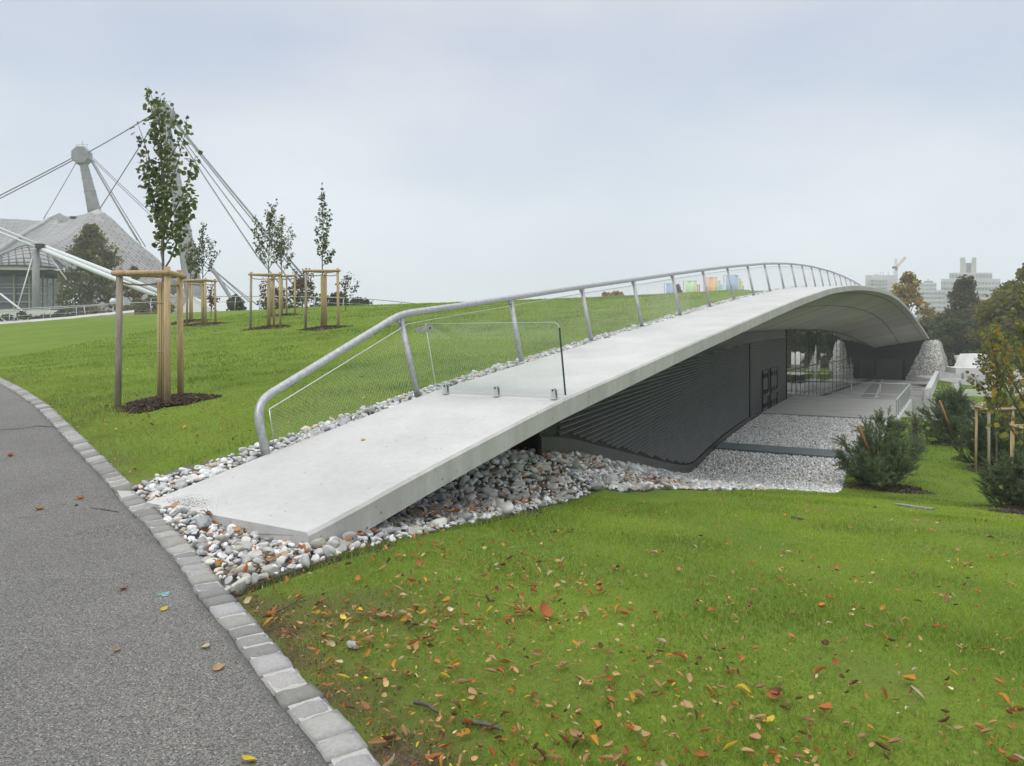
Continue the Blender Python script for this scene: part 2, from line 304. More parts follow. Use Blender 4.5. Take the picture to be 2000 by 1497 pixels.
# kerb, from its two edges
kr = [hit(*p) for p in ((765, 1497), (700, 1425), (592, 1338), (544, 1257), (445, 1164), (395, 1085), (345, 1040), (290, 985), (265, 960), (192, 884), (138, 832), (95, 792), (50, 763), (0, 738))]
kl = [hit(*p) for p in ((649, 1497), (610, 1443), (481, 1284), (436, 1239), (385, 1176), (340, 1122), (295, 1062), (250, 1011), (212, 966), (156, 890), (112, 838), (60, 788), (0, 750))]
def smooth_poly(pts, step=.05):
    pts = arr([(p[0], p[1]) for p in pts]); d0 = pts[0] - pts[1]; d0 /= np.hypot(*d0); d1 = pts[-1] - pts[-2]; d1 /= np.hypot(*d1)
    pts = np.vstack([pts[0] + d0 * np.array([.45, .95]) * 3, pts, pts[-1] + d1 * 6]); L = np.r_[0, np.cumsum(np.hypot(*np.diff(pts, axis=0).T))]
    q = np.arange(0, L[-1], step); o = np.c_[np.interp(q, L, pts[:, 0]), np.interp(q, L, pts[:, 1])]; k = 31; ker = np.hanning(k + 2)[1:-1]; ker /= ker.sum()
    return np.c_[[np.convolve(np.pad(o[:, i], k, 'edge' if 0 else 'reflect', reflect_type='odd'), ker, 'same')[k:-k] for i in (0, 1)]].T
KR = smooth_poly(kr); KW = .165
dK = np.gradient(KR, axis=0); dK /= np.hypot(dK[:, 0], dK[:, 1])[:, None]; nK = np.c_[-dK[:, 1], dK[:, 0]]      # points left, to the path
KLc = KR + nK * KW
def kx(y): o = np.argsort(KR[:, 1]); return np.interp(y, KR[o, 1], KR[o, 0])
def side(x, y): return arr(x) - kx(arr(y))          # >0 lawn side of the kerb, <0 kerb and path
# ---------------------------------------------------------------- the zones of the lower ground
lawn_edge = [hit(px, py, False) for px, py in ((452, 1160), (620, 1102), (800, 1050), (1000, 1005), (1100, 982), (1150, 968), (1200, 958))]
lawn_edge += [WP(4.2, 2.75, 0), WP(6.5, 2.9, 0), WP(9, 3.1, 0), WP(11.5, 3.3, 0), WP(13.2, 3.5, 0), WP(15, 3.4, 0), WP(17, 3.2, 0), WP(20, 3.2, 0), WP(30, 3.4, 0), WP(36, 3.5, 0), WP(40, 3.5, 0)]
LE = arr([ST(p[0], p[1]) for p in lawn_edge]); LE = np.vstack([[-9, LE[0, 1] + 2.2], LE])
def edge_t(s): return np.interp(s, LE[:, 0], LE[:, 1]) if np.all(np.diff(LE[:, 0]) > 0) else np.interp(s, np.sort(LE[:, 0]), LE[np.argsort(LE[:, 0]), 1])
def strip_t(s): return -.42 - .25 * sstep(-2.0, -4.2, s) - .3 * sstep(-3.6, -4.8, s)
def in_peb(x, y):
    s, t = ST(arr(x), arr(y))
    return in_low(x, y) | in_up(x, y)
def in_low(x, y):
    s, t = ST(arr(x), arr(y))
    a = (t > np.where(s < -3.9, strip_t(s), np.where(s < 1.2, .25, latw(s) - .05))) & (t < edge_t(s)) & (s < 36.3) & (s > -7.5)
    return a & (side(x, y) > .0)
def in_up(x, y):
    s, t = ST(arr(x), arr(y))
    return (t <= .15) & (t > strip_t(s)) & (s < 62) & (s > -7.5) & (side(x, y) > .0)
def sheet(name, S, T, zf, mat, inner=None, maskdown=None, colf=None):
    s, t = np.meshgrid(S, T, indexing='ij')
    if inner is not None: t = inner(s) + t
    x = p2[0] + uu[0] * s + nn[0] * t; y = p2[1] + uu[1] * s + nn[1] * t; z = zf(s, t)
    if maskdown is not None: z = z - .06 * maskdown(x, y)
    a, b = s.shape; i = np.arange(a * b).reshape(a, b); f = np.stack([i[:-1, :-1], i[1:, :-1], i[1:, 1:], i[:-1, 1:]], -1).reshape(-1, 4)
    c = None
    if colf is not None: c = np.repeat(colf(x, y).reshape(-1, 1), 3, 1)
    return tag(mesh(name, np.c_[x.ravel(), y.ravel(), z.ravel()], f, mat, None, True, c), kind='structure')
def soil_w(x, y):
    d = side(x, y); s, t = ST(x, y)
    w = np.clip(1.4 - 1.6 * d / (.42 + .28 * wob(x, y, 3, 5)), 0, 1) * (d > -.05) * sstep(-2.0, -4.5, s)
    w = np.maximum(w, .55 * np.clip(wob(x, y, 2.2, 6) + .25 - d * .45, 0, 1) * (s < -3.5) * (d > 0))
    return np.clip(w, 0, 1)
S_u = np.r_[np.arange(-60, -14, 3), np.arange(-14, 12, .25), np.arange(12, 64, .6), np.arange(64, 110, 2), np.arange(110, 420, 15)]
T_u = -np.r_[0, .12, .25, np.arange(.5, 14, .25), np.arange(14, 60, .8), np.arange(60, 110, 3), np.arange(110, 400, 20)][::-1] + .25
down = lambda x, y: (in_peb(x, y) | (side(x, y) < .02)).astype(float)
sheet('lawn', S_u, T_u, lambda s, t: np.where(s < -4.5, zprof(s), z_upper(s, t)), M_lawn, None, down, soil_w)
S_l = np.r_[np.arange(-60, -14, 3), np.arange(-14, 17, .2), np.arange(17, 54, .4), np.arange(54, 110, 1.0), np.arange(110, 420, 10)]
T_l = np.r_[np.arange(0, 9, .2), np.arange(9, 20, .5), np.arange(20, 60, 2), np.arange(60, 400, 20)]
sheet('lawn', S_l, T_l, lambda s, t: np.where(s < -4.5, zlow(s), z_lower(s, t)), M_lawn, lambda s: np.where(s < 1.2, .25, latw(s) - .35), down, soil_w)
big = MB(); big.add([(-4000, -3000, -6), (4000, -3000, -6), (4000, 5000, -6), (-4000, 5000, -6)], [(0, 1, 2, 3)]); 
tag(big.build('ground', MAT('far_ground', (.07, .10, .03), .95, .3, .02)), kind='structure')
# asphalt path
def path_mesh():
    V = []; Fc = []; C = []
    i0 = np.arange(0, len(KLc), 3); offs = [.0, .03, .08, .2, .5, 1, 1.6, 2.4, 3.4, 5, 7, 10]
    for i in i0:
        for o in offs:
            jag = .012 * math.sin(i * 1.7) + .01 * math.sin(i * .61) if o == 0 else 0
            x, y = KLc[i] + nK[i] * (o + jag - .012); V.append((x, y, float(hz(x, y)) + (.008 if o > .02 else -.012))); C.append([.9 if o < .01 else (.35 if o < .05 else 0)] * 3)
    k = len(offs)
    for a in range(len(i0) - 1):
        for b in range(k - 1): Fc.append((a * k + b, (a + 1) * k + b, (a + 1) * k + b + 1, a * k + b + 1))
    return mesh('path', V, Fc, M_asph, None, True, arr(C))
tag(path_mesh(), kind='structure')
def kerb_mesh():
    mb = MB(); V = []; i = 0; r_ = random.Random(3)
    while i < len(KR) - 6:
        ln = r_.uniform(.165, .225); k = max(3, int(ln / .05)); j = min(i + k, len(KR) - 1); g = .009
        g0 = r_.choice([.20, .235, .27, .30, .33]); c = (g0 * r_.uniform(1.0, 1.05), g0 * r_.uniform(1.0, 1.02), g0 * r_.uniform(.93, 1.0))
        if r_.random() < .06: c = (g0 * 1.06, g0 * 1.0, g0 * .90)
        hz0 = r_.uniform(-.006, .008); rows = 5; cols = 5; Vs = []
        e0, e1, e2, e3 = [r_.uniform(-.009, .009) for _ in range(4)]
        for a in range(rows):
            q = a / (rows - 1); ii = i + (j - i) * (g / ln + q * (1 - 2 * g / ln)); ia = int(ii); fr = ii - ia; ib = min(ia + 1, len(KR) - 1)
            pc = KR[ia] * (1 - fr) + KR[ib] * fr; nv = nK[ia]
            for b in range(cols):
                v = b / (cols - 1); lo = (e0 * (1 - q) + e1 * q); hi = KW + (e2 * (1 - q) + e3 * q); w = lo + (hi - lo) * v
                rim = (a in (0, rows - 1)) or (b in (0, cols - 1)); x, y = pc + nv * w
                Vs.append((x + r_.uniform(-.003, .003), y + r_.uniform(-.003, .003), float(hz(x, y)) + (.006 if rim else .020) + hz0 + r_.uniform(-.004, .004)))
        base = len(Vs); ring = [b for b in range(cols)] + [a * cols + cols - 1 for a in range(1, rows)] + [(rows - 1) * cols + b for b in range(cols - 2, -1, -1)] + [a * cols for a in range(rows - 2, 0, -1)]
        for q in ring: x, y, z = Vs[q]; Vs.append((x, y, z - .09))
        Fs = [(a * cols + b, (a + 1) * cols + b, (a + 1) * cols + b + 1, a * cols + b + 1) for a in range(rows - 1) for b in range(cols - 1)]
        Fs += [(ring[q], ring[(q + 1) % len(ring)], base + (q + 1) % len(ring), base + q) for q in range(len(ring))]
        mb.add(Vs, Fs, c); i = j
    st = list(range(0, len(KR) - 1, 4)); Vm = []; Fm = []                   # pale mortar between the setts
    for q in st:
        for w in (.012, KW - .012): x, y = KR[q] + nK[q] * w; Vm.append((x, y, float(hz(x, y)) + .006))
    for q in range(len(st) - 1): Fm.append((2 * q, 2 * q + 2, 2 * q + 3, 2 * q + 1))
    mb.add(Vm, Fm, (.42, .41, .385))
    o = mb.build('kerb', M_sett, None, True)
    return o
tag(kerb_mesh(), kind='structure')
def bed_z(s, t, strip=False):
    if strip: return z_upper(s, t)
    return np.where((t < .2) & (s < -3.9), z_upper(s, t) * 1.0, np.where(s < -4.5, zlow(s), z_lower(s, t)))
def bed_sheet(name, mask, x0, x1, y0, y1, res, mat, zo=.0):
    X, Y = np.meshgrid(np.arange(x0, x1, res), np.arange(y0, y1, res), indexing='ij'); mk = mask(X, Y); a, b = X.shape
    i = np.arange(a * b).reshape(a, b); cell = mk[:-1, :-1] | mk[1:, :-1] | mk[1:, 1:] | mk[:-1, 1:]
    f = np.stack([i[:-1, :-1], i[1:, :-1], i[1:, 1:], i[:-1, 1:]], -1)[cell]
    s, t = ST(X, Y); z = bed_z(s, t, 'strip' in name) + zo
    us, inv = np.unique(f, return_inverse=True); V = np.c_[X.ravel(), Y.ravel(), z.ravel()][us]
    return tag(mesh(name, V, inv.reshape(f.shape), mat, None, True), kind='structure')
low_mask = in_low; up_mask = in_up
bed_sheet('gravel_bed', in_low, -6, 27, 3.5, 45, .15, M_bank, -.035)
bed_sheet('gravel_strip', lambda x, y: in_up(x, y) & (ST(x, y)[1] <= .05) & (ST(x, y)[0] >= -4.1), -6, 34, 3.5, 66, .12, M_bank, -.01)
# ---------------------------------------------------------------- the hall under the ramp: roof, louvres, glass
H = empty('event_hall', (5, 14, -2.8), 'low concrete hall whose arched roof is a walkable ramp, with dark louvres and glass front', 'building')
def roof():
    st = np.r_[-4.0, np.arange(-3.8, 100.3, .4)]; V = []; U = []; tops = []; TH = .235
    for s in st:
        z = float(zprof(s)) + .01; L = float(edgeL(s)); iw = float(latw(s)) if s > 1.2 else .2; iw = min(iw, L - .35)
        zi = min(float(zwall(s)), z - TH - .01) if s > 1.2 else z - TH
        if s <= 3: zi = min(zi, z - TH)
        row = [(0, z), (L * .5, z), (L - .025, z), (L, z - .025), (L, z - TH), (L - .18, z - TH), (iw - .5, zi - .02), (min(0, iw - .5), z - .30 if s < 1.2 else zi - .02)]
        for t, zz in row: V.append(WP(s, t, zz)); U.append((t, s))
    k = 8; n = len(st); Ft = []; Fs = []; Fb = []
    for a in range(n - 1):
        for b in range(k):
            c = (b + 1) % k; f = (a * k + b, a * k + c, (a + 1) * k + c, (a + 1) * k + b)
            (Ft if b in (0, 1) else Fs if b in (2, 3) else Fb).append(f)
    Fs += [tuple(range(k)), tuple((n - 1) * k + b for b in range(k - 1, -1, -1))]
    def sub(Fl):
        ids = sorted({i for f in Fl for i in f}); mp = {i: j for j, i in enumerate(ids)}; return [V[i] for i in ids], [tuple(mp[i] for i in f) for f in Fl], [U[i] for i in ids]
    v, f, u_ = sub(Ft); r_ = mesh('roof_slab', v, f, M_conc, H, True, None, u_)
    v, f, u_ = sub(Fs); mesh('slab_edge', v, f, M_fasc, H, False, None, u_)
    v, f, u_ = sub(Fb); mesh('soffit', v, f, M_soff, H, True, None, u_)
roof()
m = MB(); m.tube([WP(s, float(edgeL(s)) - .5, float(zprof(s)) + .01 - .245 - .5 * max(0.0, (float(zprof(s)) - .235 - min(float(zwall(s)), float(zprof(s)) - .24)) / (float(edgeL(s)) - float(latw(s)) + .5)) * .55) for s in np.arange(9, 99.5, .8)], .03, 4); m.build('drip_groove', M_black, H)
SW0, SW1 = 1.15, 46.6
def wstrip(name, s0, s1, zb, ztp, mat, out=0.0, ds=.4, thick=.03):
    st = np.arange(s0, s1 + ds * .5, ds); V = []; Fc = []
    for s in st:
        t = float(latw(s)); a, b = zb(s), ztp(s)
        for o, z in ((out, a), (out, b), (out - thick, b), (out - thick, a)): V.append(WP(s, t + o, z))
    for i in range(len(st) - 1):
        for b in range(4): c = (b + 1) % 4; Fc.append((i * 4 + b, (i + 1) * 4 + b, (i + 1) * 4 + c, i * 4 + c))
    Fc += [(0, 1, 2, 3), tuple(4 * (len(st) - 1) + q for q in (3, 2, 1, 0))]
    return mesh(name, V, Fc, mat, H, False)
gz = lambda s: float(z_lower(s, latw(s) + .05))
wt = lambda s: min(float(zwall(s)), float(zprof(s)) - .225)
louvre_lo = lambda s: max(gz(s) + .28 - .06 * float(sstep(12, 18, s)), -2.62)
louvre_hi = lambda s: wt(s) - .10 - .42 * float(sstep(1.0, 6.0, s))
back = wstrip('louvre_wall', SW0, 32.2, lambda s: gz(s) - .3, lambda s: wt(s) + .02, M_black, 0, thick=.3)
pitch = .088; sl = MB()
for q in range(int(6.2 / pitch)):
    z = -2.62 + q * pitch; run = []
    for s in np.arange(SW0 + .9, 32.0, .35):
        ok = z > louvre_lo(s) and z + pitch * .6 < louvre_hi(s)
        if ok: run.append(s)
        if (not ok or s > 31.6) and len(run) > 1:
            V = []; Fc = []
            for a in run:
                t = float(latw(a)); 
                for o, dz in ((.008, .050), (.050, .020), (.056, .040), (.008, .066)): V.append(WP(a, t + o, z + dz))
            for i in range(len(run) - 1):
                for b in range(4): c = (b + 1) % 4; Fc.append((i * 4 + b, (i + 1) * 4 + b, (i + 1) * 4 + c, i * 4 + c))
            Fc += [(0, 1, 2, 3), tuple(4 * (len(run) - 1) + w for w in (3, 2, 1, 0))]
            sl.add(V, Fc); run = []
        elif not ok: run = []
sl.build('louvre_slats', M_slat, back)
wstrip('base_plate', SW0, 32.2, lambda s: gz(s) - .2, louvre_lo, M_plate, .075, .4, .07)
wstrip('top_band', SW0, SW1, louvre_hi, lambda s: wt(s) + .02, M_band, .07, .4, .06)
m = MB(); t_ = float(latw(1.2)); m.prism([WP(1.15, t_ + .05, -.6), WP(1.15, t_ + .05, .62), WP(1.15, .0, .62), WP(1.15, .0, -.6)], WP(1.3, 0, 0) - WP(1.15, 0, 0)); m.build('wall_end', M_black, H)
pan = wstrip('wall_panel', 32.2, SW1, lambda s: -3.9, lambda s: louvre_hi(s), MAT('dark_wall_panel', (.028, .029, .032), .42, .15, 1.0, metal=.2), .06, .4, .2)
ser = MB()
for q in range(int(5.0 / .16)):
    z = -2.6 + q * .16
    run = [s for s in np.arange(32.3, 36.2, .4) if z < louvre_hi(s) - .1]
    for a, b in zip(run[:-1], run[1:]): ser.bar(WP(a, float(latw(a)) + .066, z), WP(b, float(latw(b)) + .066, z), .02, .03)
ser.build('panel_groove', M_dark, pan)
for s0, s1, hh in ((36.6, 38.6, 2.45), (39.6, 42.2, 2.5)):
    a = wstrip('door', s0, s1, lambda s: -2.78, lambda s: -2.78 + hh, M_dark, .10, .5, .05)
    m = MB()
    c4 = [WP(s_, float(latw(s_)) + .115, z_) for s_, z_ in ((s0, -2.78), (s0, -2.78 + hh), (s1, -2.78 + hh), (s1, -2.78))]; m.tube(c4, .032, 4)
    m.build('door_frame', M_black, a)
    for z_ in (-2.5, -1.7, -.75):
        for s_ in np.linspace(s0 + .35, s1 - .35, 3): m = MB(); m.box(WP(s_, float(latw(s_)) + .13, z_ + .1), (.07, .05, .26), R(59)); m.build('door_recess', M_black, a)  # recesses in the door leaf, their dark put in as black blocks
    m = MB(); sm = s1 - .25; m.bar(WP(sm, float(latw(sm)) + .16, -1.75), WP(sm - .2, float(latw(sm)) + .16, -1.75), .035); m.box(WP(sm, float(latw(sm)) + .13, -1.75), (.06, .06, .22), R(59)); m.build('handle', M_steel, a)
GS0, GS1, NB = 46.7, 99.6, 25
gs = np.linspace(GS0, GS1, NB + 1); zg0 = -3.85
Vg = []; Fg = []
for i in range(NB):
    a, b = gs[i], gs[i + 1]; j = rng.normal(0, .006, 2)
    k_ = .105; q = [WP(a, float(latw(a)) + j[0], zg0), WP(b, float(latw(b)) + k_ + j[1], zg0), WP(b, float(latw(b)) + k_ + j[1], float(zwall(b)) + .05), WP(a, float(latw(a)) + j[0], float(zwall(a)) + .05)]
    Vg += q; Fg.append((4 * i, 4 * i + 1, 4 * i + 2, 4 * i + 3))
gf = mesh('glass_front', Vg, Fg, M_mirror, H)
for s in gs: 
    m = MB(); t = float(latw(s)); c = WP(s + .01, t + .055, (zg0 + float(zwall(s))) / 2); m.box(c, (.128, .04, float(zwall(s)) - zg0), R(-31)); m.build('mullion', M_dark, gf)
for z in (zg0 + .12, zg0 + 3.1):
    m = MB()
    for a, b in zip(gs[:-1], gs[1:]):
        if z < float(zwall(b)) - .2: m.bar(WP(a, float(latw(a)) - .004, z), WP(b, float(latw(b)) + .101, z), .03, .10 if z > -3 else .24)
    m.build('transom', M_dark, gf)
m = MB()
for a, b in zip(gs[:-1], gs[1:]): m.bar(WP(a, float(latw(a)) + .05, float(zwall(a)) - .03), WP(b, float(latw(b)) + .05, float(zwall(b)) - .03), .08, .14)
m.build('head_trim', M_dark, gf)
# dark end wall under the far foot of the roof, with its service door
e0, e1 = float(latw(99.8)), 3.2
m = MB(); m.add([WP(99.9, e0 - .3, -3.9), WP(99.9, e1, -3.9), WP(99.9, e1, 1.36), WP(99.9, e0 - .3, .2), WP(100.2, e0 - .3, -3.9), WP(100.2, e1, -3.9), WP(100.2, e1, 1.36), WP(100.2, e0 - .3, .2)], [(0, 1, 2, 3), (7, 6, 5, 4), (0, 3, 7, 4), (1, 5, 6, 2), (3, 2, 6, 7)])
ew = m.build('end_wall', MAT('end_wall_metal', (.045, .047, .05), .35, .2, .6, metal=.4), H)
m = MB(); m.box(WP(99.82, -1.0, -2.55), (.12, 3.2, 2.5), R(-59) + R(90) * 0, None)
dd = MB(); dd.add([WP(99.78, -2.6, -3.8), WP(99.78, .35, -3.8), WP(99.78, .35, -1.2), WP(99.78, -2.6, -1.2), WP(99.9, -2.6, -3.8), WP(99.9, .35, -3.8), WP(99.9, .35, -1.2), WP(99.9, -2.6, -1.2)], [(0, 1, 2, 3), (0, 3, 7, 4), (1, 5, 6, 2), (3, 2, 6, 7)])
dr = dd.build('door', MAT('door_metal', (.085, .087, .09), .4, .15, 1, metal=.3), H)
m = MB(); m.add([WP(99.72, .35, -3.8), WP(99.72, .7, -3.8), WP(99.72, .7, -1.2), WP(99.72, .35, -1.2), WP(99.9, .35, -3.8), WP(99.9, .7, -3.8), WP(99.9, .7, -1.2), WP(99.9, .35, -1.2)], [(0, 1, 2, 3), (0, 3, 7, 4), (1, 5, 6, 2), (3, 2, 6, 7)]); m.build('door_jamb', M_black, dr)
# ---------------------------------------------------------------- forecourt: platform, sunk court, ramp, walls
def slabst(name, s0, s1, t0, t1, zb, zt_, mat, label=None, cat=None, kind=None, parent=None):
    t0f = t0 if callable(t0) else (lambda s: t0); st = np.linspace(s0, s1, max(2, int((s1 - s0) / 1.5) + 1)); V = []; Fc = []
    for s in st: V += [WP(s, t0f(s), zb), WP(s, t1, zb), WP(s, t1, zt_), WP(s, t0f(s), zt_)]
    for i in range(len(st) - 1):
        for b in range(4): c = (b + 1) % 4; Fc.append((i * 4 + b, (i + 1) * 4 + b, (i + 1) * 4 + c, i * 4 + c))
    Fc += [(0, 1, 2, 3), tuple(4 * (len(st) - 1) + w for w in (3, 2, 1, 0))]
    return tag(mesh(name, V, Fc, mat, parent), label, cat, None, kind)
slabst('terrace', 36.2, 50.2, lambda s: float(latw(s)) + .07, 3.35, -5.0, -2.72, M_floor, kind='structure')
slabst('forecourt', 50.6, 99.7, lambda s: float(latw(s)) + .06, 4.35, -4.1, -3.80, M_floor, kind='structure')
m = MB(); m.add([WP(50.8, -4.05, -3.794), WP(51, .5, -3.794), WP(64.5, -1.1, -3.794), WP(99.2, -2.6, -3.794), WP(90, -3.2, -3.794), WP(80, -3.7, -3.794), WP(70, -4.1, -3.794), WP(62, -4.25, -3.794)], [tuple(range(8))])
tag(m.build('pale_paving', MAT('pale_paving', (.52, .51, .49), .8, .08, 3)), kind='structure')
m = MB(); m.add([WP(52, .75, -3.79), WP(52, 1.05, -3.79), WP(99, -1.75, -3.79), WP(99, -1.95, -3.79)], [(0, 1, 2, 3)])
tag(m.build('light_paving_line', MAT('pale_edge_strip', (.62, .61, .59), .8, .1, 3)), kind='structure')
m = MB(); m.add([WP(51, .5, -3.794), WP(51, .8, -3.794), WP(99, -1.96, -3.794), WP(99, -2.55, -3.794), WP(64.5, -1.1, -3.794)], [tuple(range(5))])
tag(m.build('paving_strip', MAT('grey_ramp_strip', (.30, .295, .285), .8, .1, 3)), kind='structure')
slabst('upstand', 50.2, 50.55, lambda s: float(latw(s)) + .07, 3.35, -3.8, -2.66, M_wconcs, 'low concrete upstand under the terrace handrail in front of the glass', 'wall')
gw = slabst('parapet_wall', 51.2, 84.5, 4.35, 4.72, -4.2, -1.98, M_wconc, 'long white concrete parapet running away beside the sunken forecourt', 'wall')
tr = [WP(84.5, 4.35, -4), WP(84.5, 4.72, -4), WP(87, 6.2, -4), WP(87, 8.5, -4), WP(87.3, 8.5, -4), WP(87.3, 6.0, -4)]
m = MB(); zz = [-1.98, -1.98, -2.35, -2.4, -2.4, -2.35]; V = tr + [Vector((p.x, p.y, z)) for p, z in zip(tr, zz)]; m.add(V, [(6, 7, 8, 9, 10, 11), (0, 1, 7, 6), (1, 2, 8, 7), (2, 3, 9, 8), (3, 4, 10, 9), (4, 5, 11, 10), (5, 0, 6, 11)])
m.build('return_wall', M_wconc, gw)
slabst('retaining_wall', 36.4, 50.2, 3.37, 3.62, -5.2, -2.66, M_wconc, 'white concrete retaining wall below the near terrace handrail', 'wall')
slabst('stair_wall', 50.7, 51.0, 3.62, 8.0, -5.2, -2.74, M_wconcs, 'streaked concrete wall closing the stairwell behind the pine bushes', 'wall')
slabst('planter_kerb', 37.2, 37.5, 4.4, 7.2, -4.4, -2.55, M_wconc, 'small white concrete edge showing between the two nearest pine bushes', 'wall')
# handrails of the terrace
M_rail = MAT('bright_tube', (.50, .51, .52), .45, .08, 8, metal=.2)
hr = empty('terrace_railing', WP(50.4, 3.2, -2.5), 'grey tubular handrail around the terrace edge in front of the glass', 'railing')
a0, a1, a2 = WP(50.4, -4.0, -1.62), WP(50.4, 3.48, -1.62), WP(36.5, 3.48, -1.72)
m = MB(); m.tube([a0, WP(50.4, 3.3, -1.62), a1, WP(50.2, 3.49, -1.62), a2 + (WP(1, 0, 0) - WP(0, 0, 0)) * .3, a2], .042); m.build('top_rail', M_rail, hr, True)
m = MB(); m.tube([WP(50.4, -4.0, -2.38), WP(50.4, 3.48, -2.38)], .028); m.build('lower_rail', M_rail, hr, True)
for t in np.linspace(-3.95, 3.48, 5):
    m = MB(); m.tube([WP(50.4, t, -2.47), WP(50.4, t, -1.62)], .036); m.build('post', M_rail, hr, True)
for s in np.linspace(36.5, 48.6, 8):
    m = MB(); m.bar(WP(s, 3.49, -2.66), WP(s, 3.49, -1.73 + .1 * (s - 36.5) / 14), .07, .02); m.build('baluster', M_galv, hr)
sr = empty('stair_railing', WP(51, 4.5, -2.7), 'pair of sloping grey handrails going down the stairs beside the parapet', 'railing')
for dz in (0, -.16):
    m = MB(); m.tube([WP(50.6, 3.7, -1.86 + dz), WP(50.6, 4.7, -1.86 + dz), WP(50.4, 7.4, -2.8 + dz)], .022); m.build('rail', M_galv, sr, True)
m = MB(); m.tube([WP(50.6, 3.7, -2.44), WP(50.6, 4.7, -2.44), WP(50.4, 5.5, -2.74)], .018); m.build('rail', M_galv, sr, True)
for t in (4.25, 4.7):
    m = MB(); m.tube([WP(50.6, t, -2.75), WP(50.6, t, -1.86)], .024); m.build('post', M_galv, sr, True)
slabst('stepping_slab', 21.2, 22.9, lambda s: float(latw(s)) + .12, 3.25, -3.0, -2.72, MAT('blue_grey_slab', (.155, .185, .20), .5, .1, 2), 'blue grey slab walkway crossing the gravel court to the louvre wall', 'walkway')
# gravel bank at the far foot and its kerb
def bank():
    st = np.linspace(0, 1, 24); V = []; Fc = []
    A, B, C_, D = WP(97.6, .75, -3.8), WP(97.6, 5.5, -3.75), WP(99.4, 2.9, 1.25), WP(101.0, 4.4, 1.35)
    A2, C2 = WP(101.5, 6.0, -3.9), WP(105, 4.7, 1.0)
    n_ = 24
    for i in range(n_ + 1):
        for j in range(n_ + 1):
            v, h = i / n_, j / n_
            if h < .85: q = h / .85; lo = A.lerp(B, q); hi = C_.lerp(D, q)
            else: q = (h - .85) / .15; lo = B.lerp(A2, q); hi = D.lerp(C2, q)
            p = lo.lerp(hi, v); V.append((p.x + wob(v * 9, h * 9, 2, 3) * .05, p.y, p.z + wob(v * 7, h * 9, 3, 4) * .05))
    f = [(i * (n_ + 1) + j, i * (n_ + 1) + j + 1, (i + 1) * (n_ + 1) + j + 1, (i + 1) * (n_ + 1) + j) for i in range(n_) for j in range(n_)]
    m, n, l, b = nm('bank_gravel'); t = n.new('ShaderNodeTexCoord'); v = n.new('ShaderNodeTexVoronoi'); v.inputs['Scale'].default_value = 6; l.new(t.outputs['Object'], v.inputs[0])
    sp = n.new('ShaderNodeRGBToBW'); l.new(v.outputs['Color'], sp.inputs[0]); c = n.new('ShaderNodeVectorMath'); c.operation = 'SCALE'; c.inputs[0].default_value = (.46, .45, .42); l.new(rmap(n, l, sp.outputs[0], .2, .8, .45, 1.25), c.inputs['Scale']); l.new(c.outputs[0], b.inputs['Base Color']); b.inputs['Roughness'].default_value = .9; bump(n, l, b, v.outputs[0], 1, .08)
    return mesh('gravel_bank', V, f, m, None, True)
tag(bank(), kind='structure')
slabst('bank_kerb', 97.0, 97.5, .9, 6.2, -4.1, -3.25, M_wconcs, 'low concrete kerb at the foot of the steep gravel bank', 'kerb')
# ---------------------------------------------------------------- railing along the ramp
RL = empty('ramp_railing', WP(0, 0, .8), 'galvanised railing with wire mesh along the lawn side of the ramp', 'railing')
PS = 2.79; LEAN = -.24; RH = 1.10
def post_top(s): return WP(s, -.06 + LEAN, float(zprof(s)) + RH)
tops = [post_top(PS * k - (.12 if k == 0 else 0)) for k in range(0, 24)]
b0 = WP(-2.63, .0, float(zprof(-2.63)) - .12)
bt = P(498, 788, 7.78)
def fillet(pts, r=.22, k=6):
    o = [pts[0]]
    for a, b, c in zip(pts[:-2], pts[1:-1], pts[2:]):
        p, q = b + (a - b).normalized() * r, b + (c - b).normalized() * r
        for i in range(k + 1): t = i / k; o.append(p * (1 - t) ** 2 + b * 2 * t * (1 - t) + q * t * t)
    return o + [pts[-1]]
fine = [post_top(s) for s in np.arange(1.2, PS * 23.2, 1.0)]
m = MB(); m.tube(fillet([b0, bt, tops[0] + Vector((0, 0, .02)), fine[0]], .24) + fine[1:], .047, 12); m.build('top_rail', M_galv, RL, True)
for k in range(0, 24):
    s = PS * k; b = WP(s, -.06, float(zprof(s)) - .15); t = tops[k] - Vector((0, 0, .05)); m = MB(); m.tube([b, t], .041, 10); m.build('post', M_galv, RL, True)
    m = MB(); m.box(t + Vector((.0, 0, -.02)), (.05, .14, .07), R(59) - R(90)); m.build('rail_clamp', M_galv, RL)
lo_pt = lambda s: WP(s, -.09 + .09 * float(sstep(-.4, -2.6, s)), float(zprof(s)) + .07)
hi_pt = lambda s: WP(s, -.06 + LEAN * .88, float(zprof(s)) + RH - .13) if s > 0 else (P(526, 800, 7.76).lerp(WP(0, -.06 + LEAN * .88, float(zprof(0)) + RH - .13), (s + 2.56) / 2.56))
sg = np.r_[np.arange(-2.56, 0, .3), np.arange(0, PS * 23, .5)]
m = MB(); m.tube([hi_pt(s) for s in sg], .008, 5); m.tube([lo_pt(s) for s in sg], .006, 5); m.tube([lo_pt(-2.56), hi_pt(-2.56)], .006, 5); m.build('edge_cable', M_steel, RL, True)
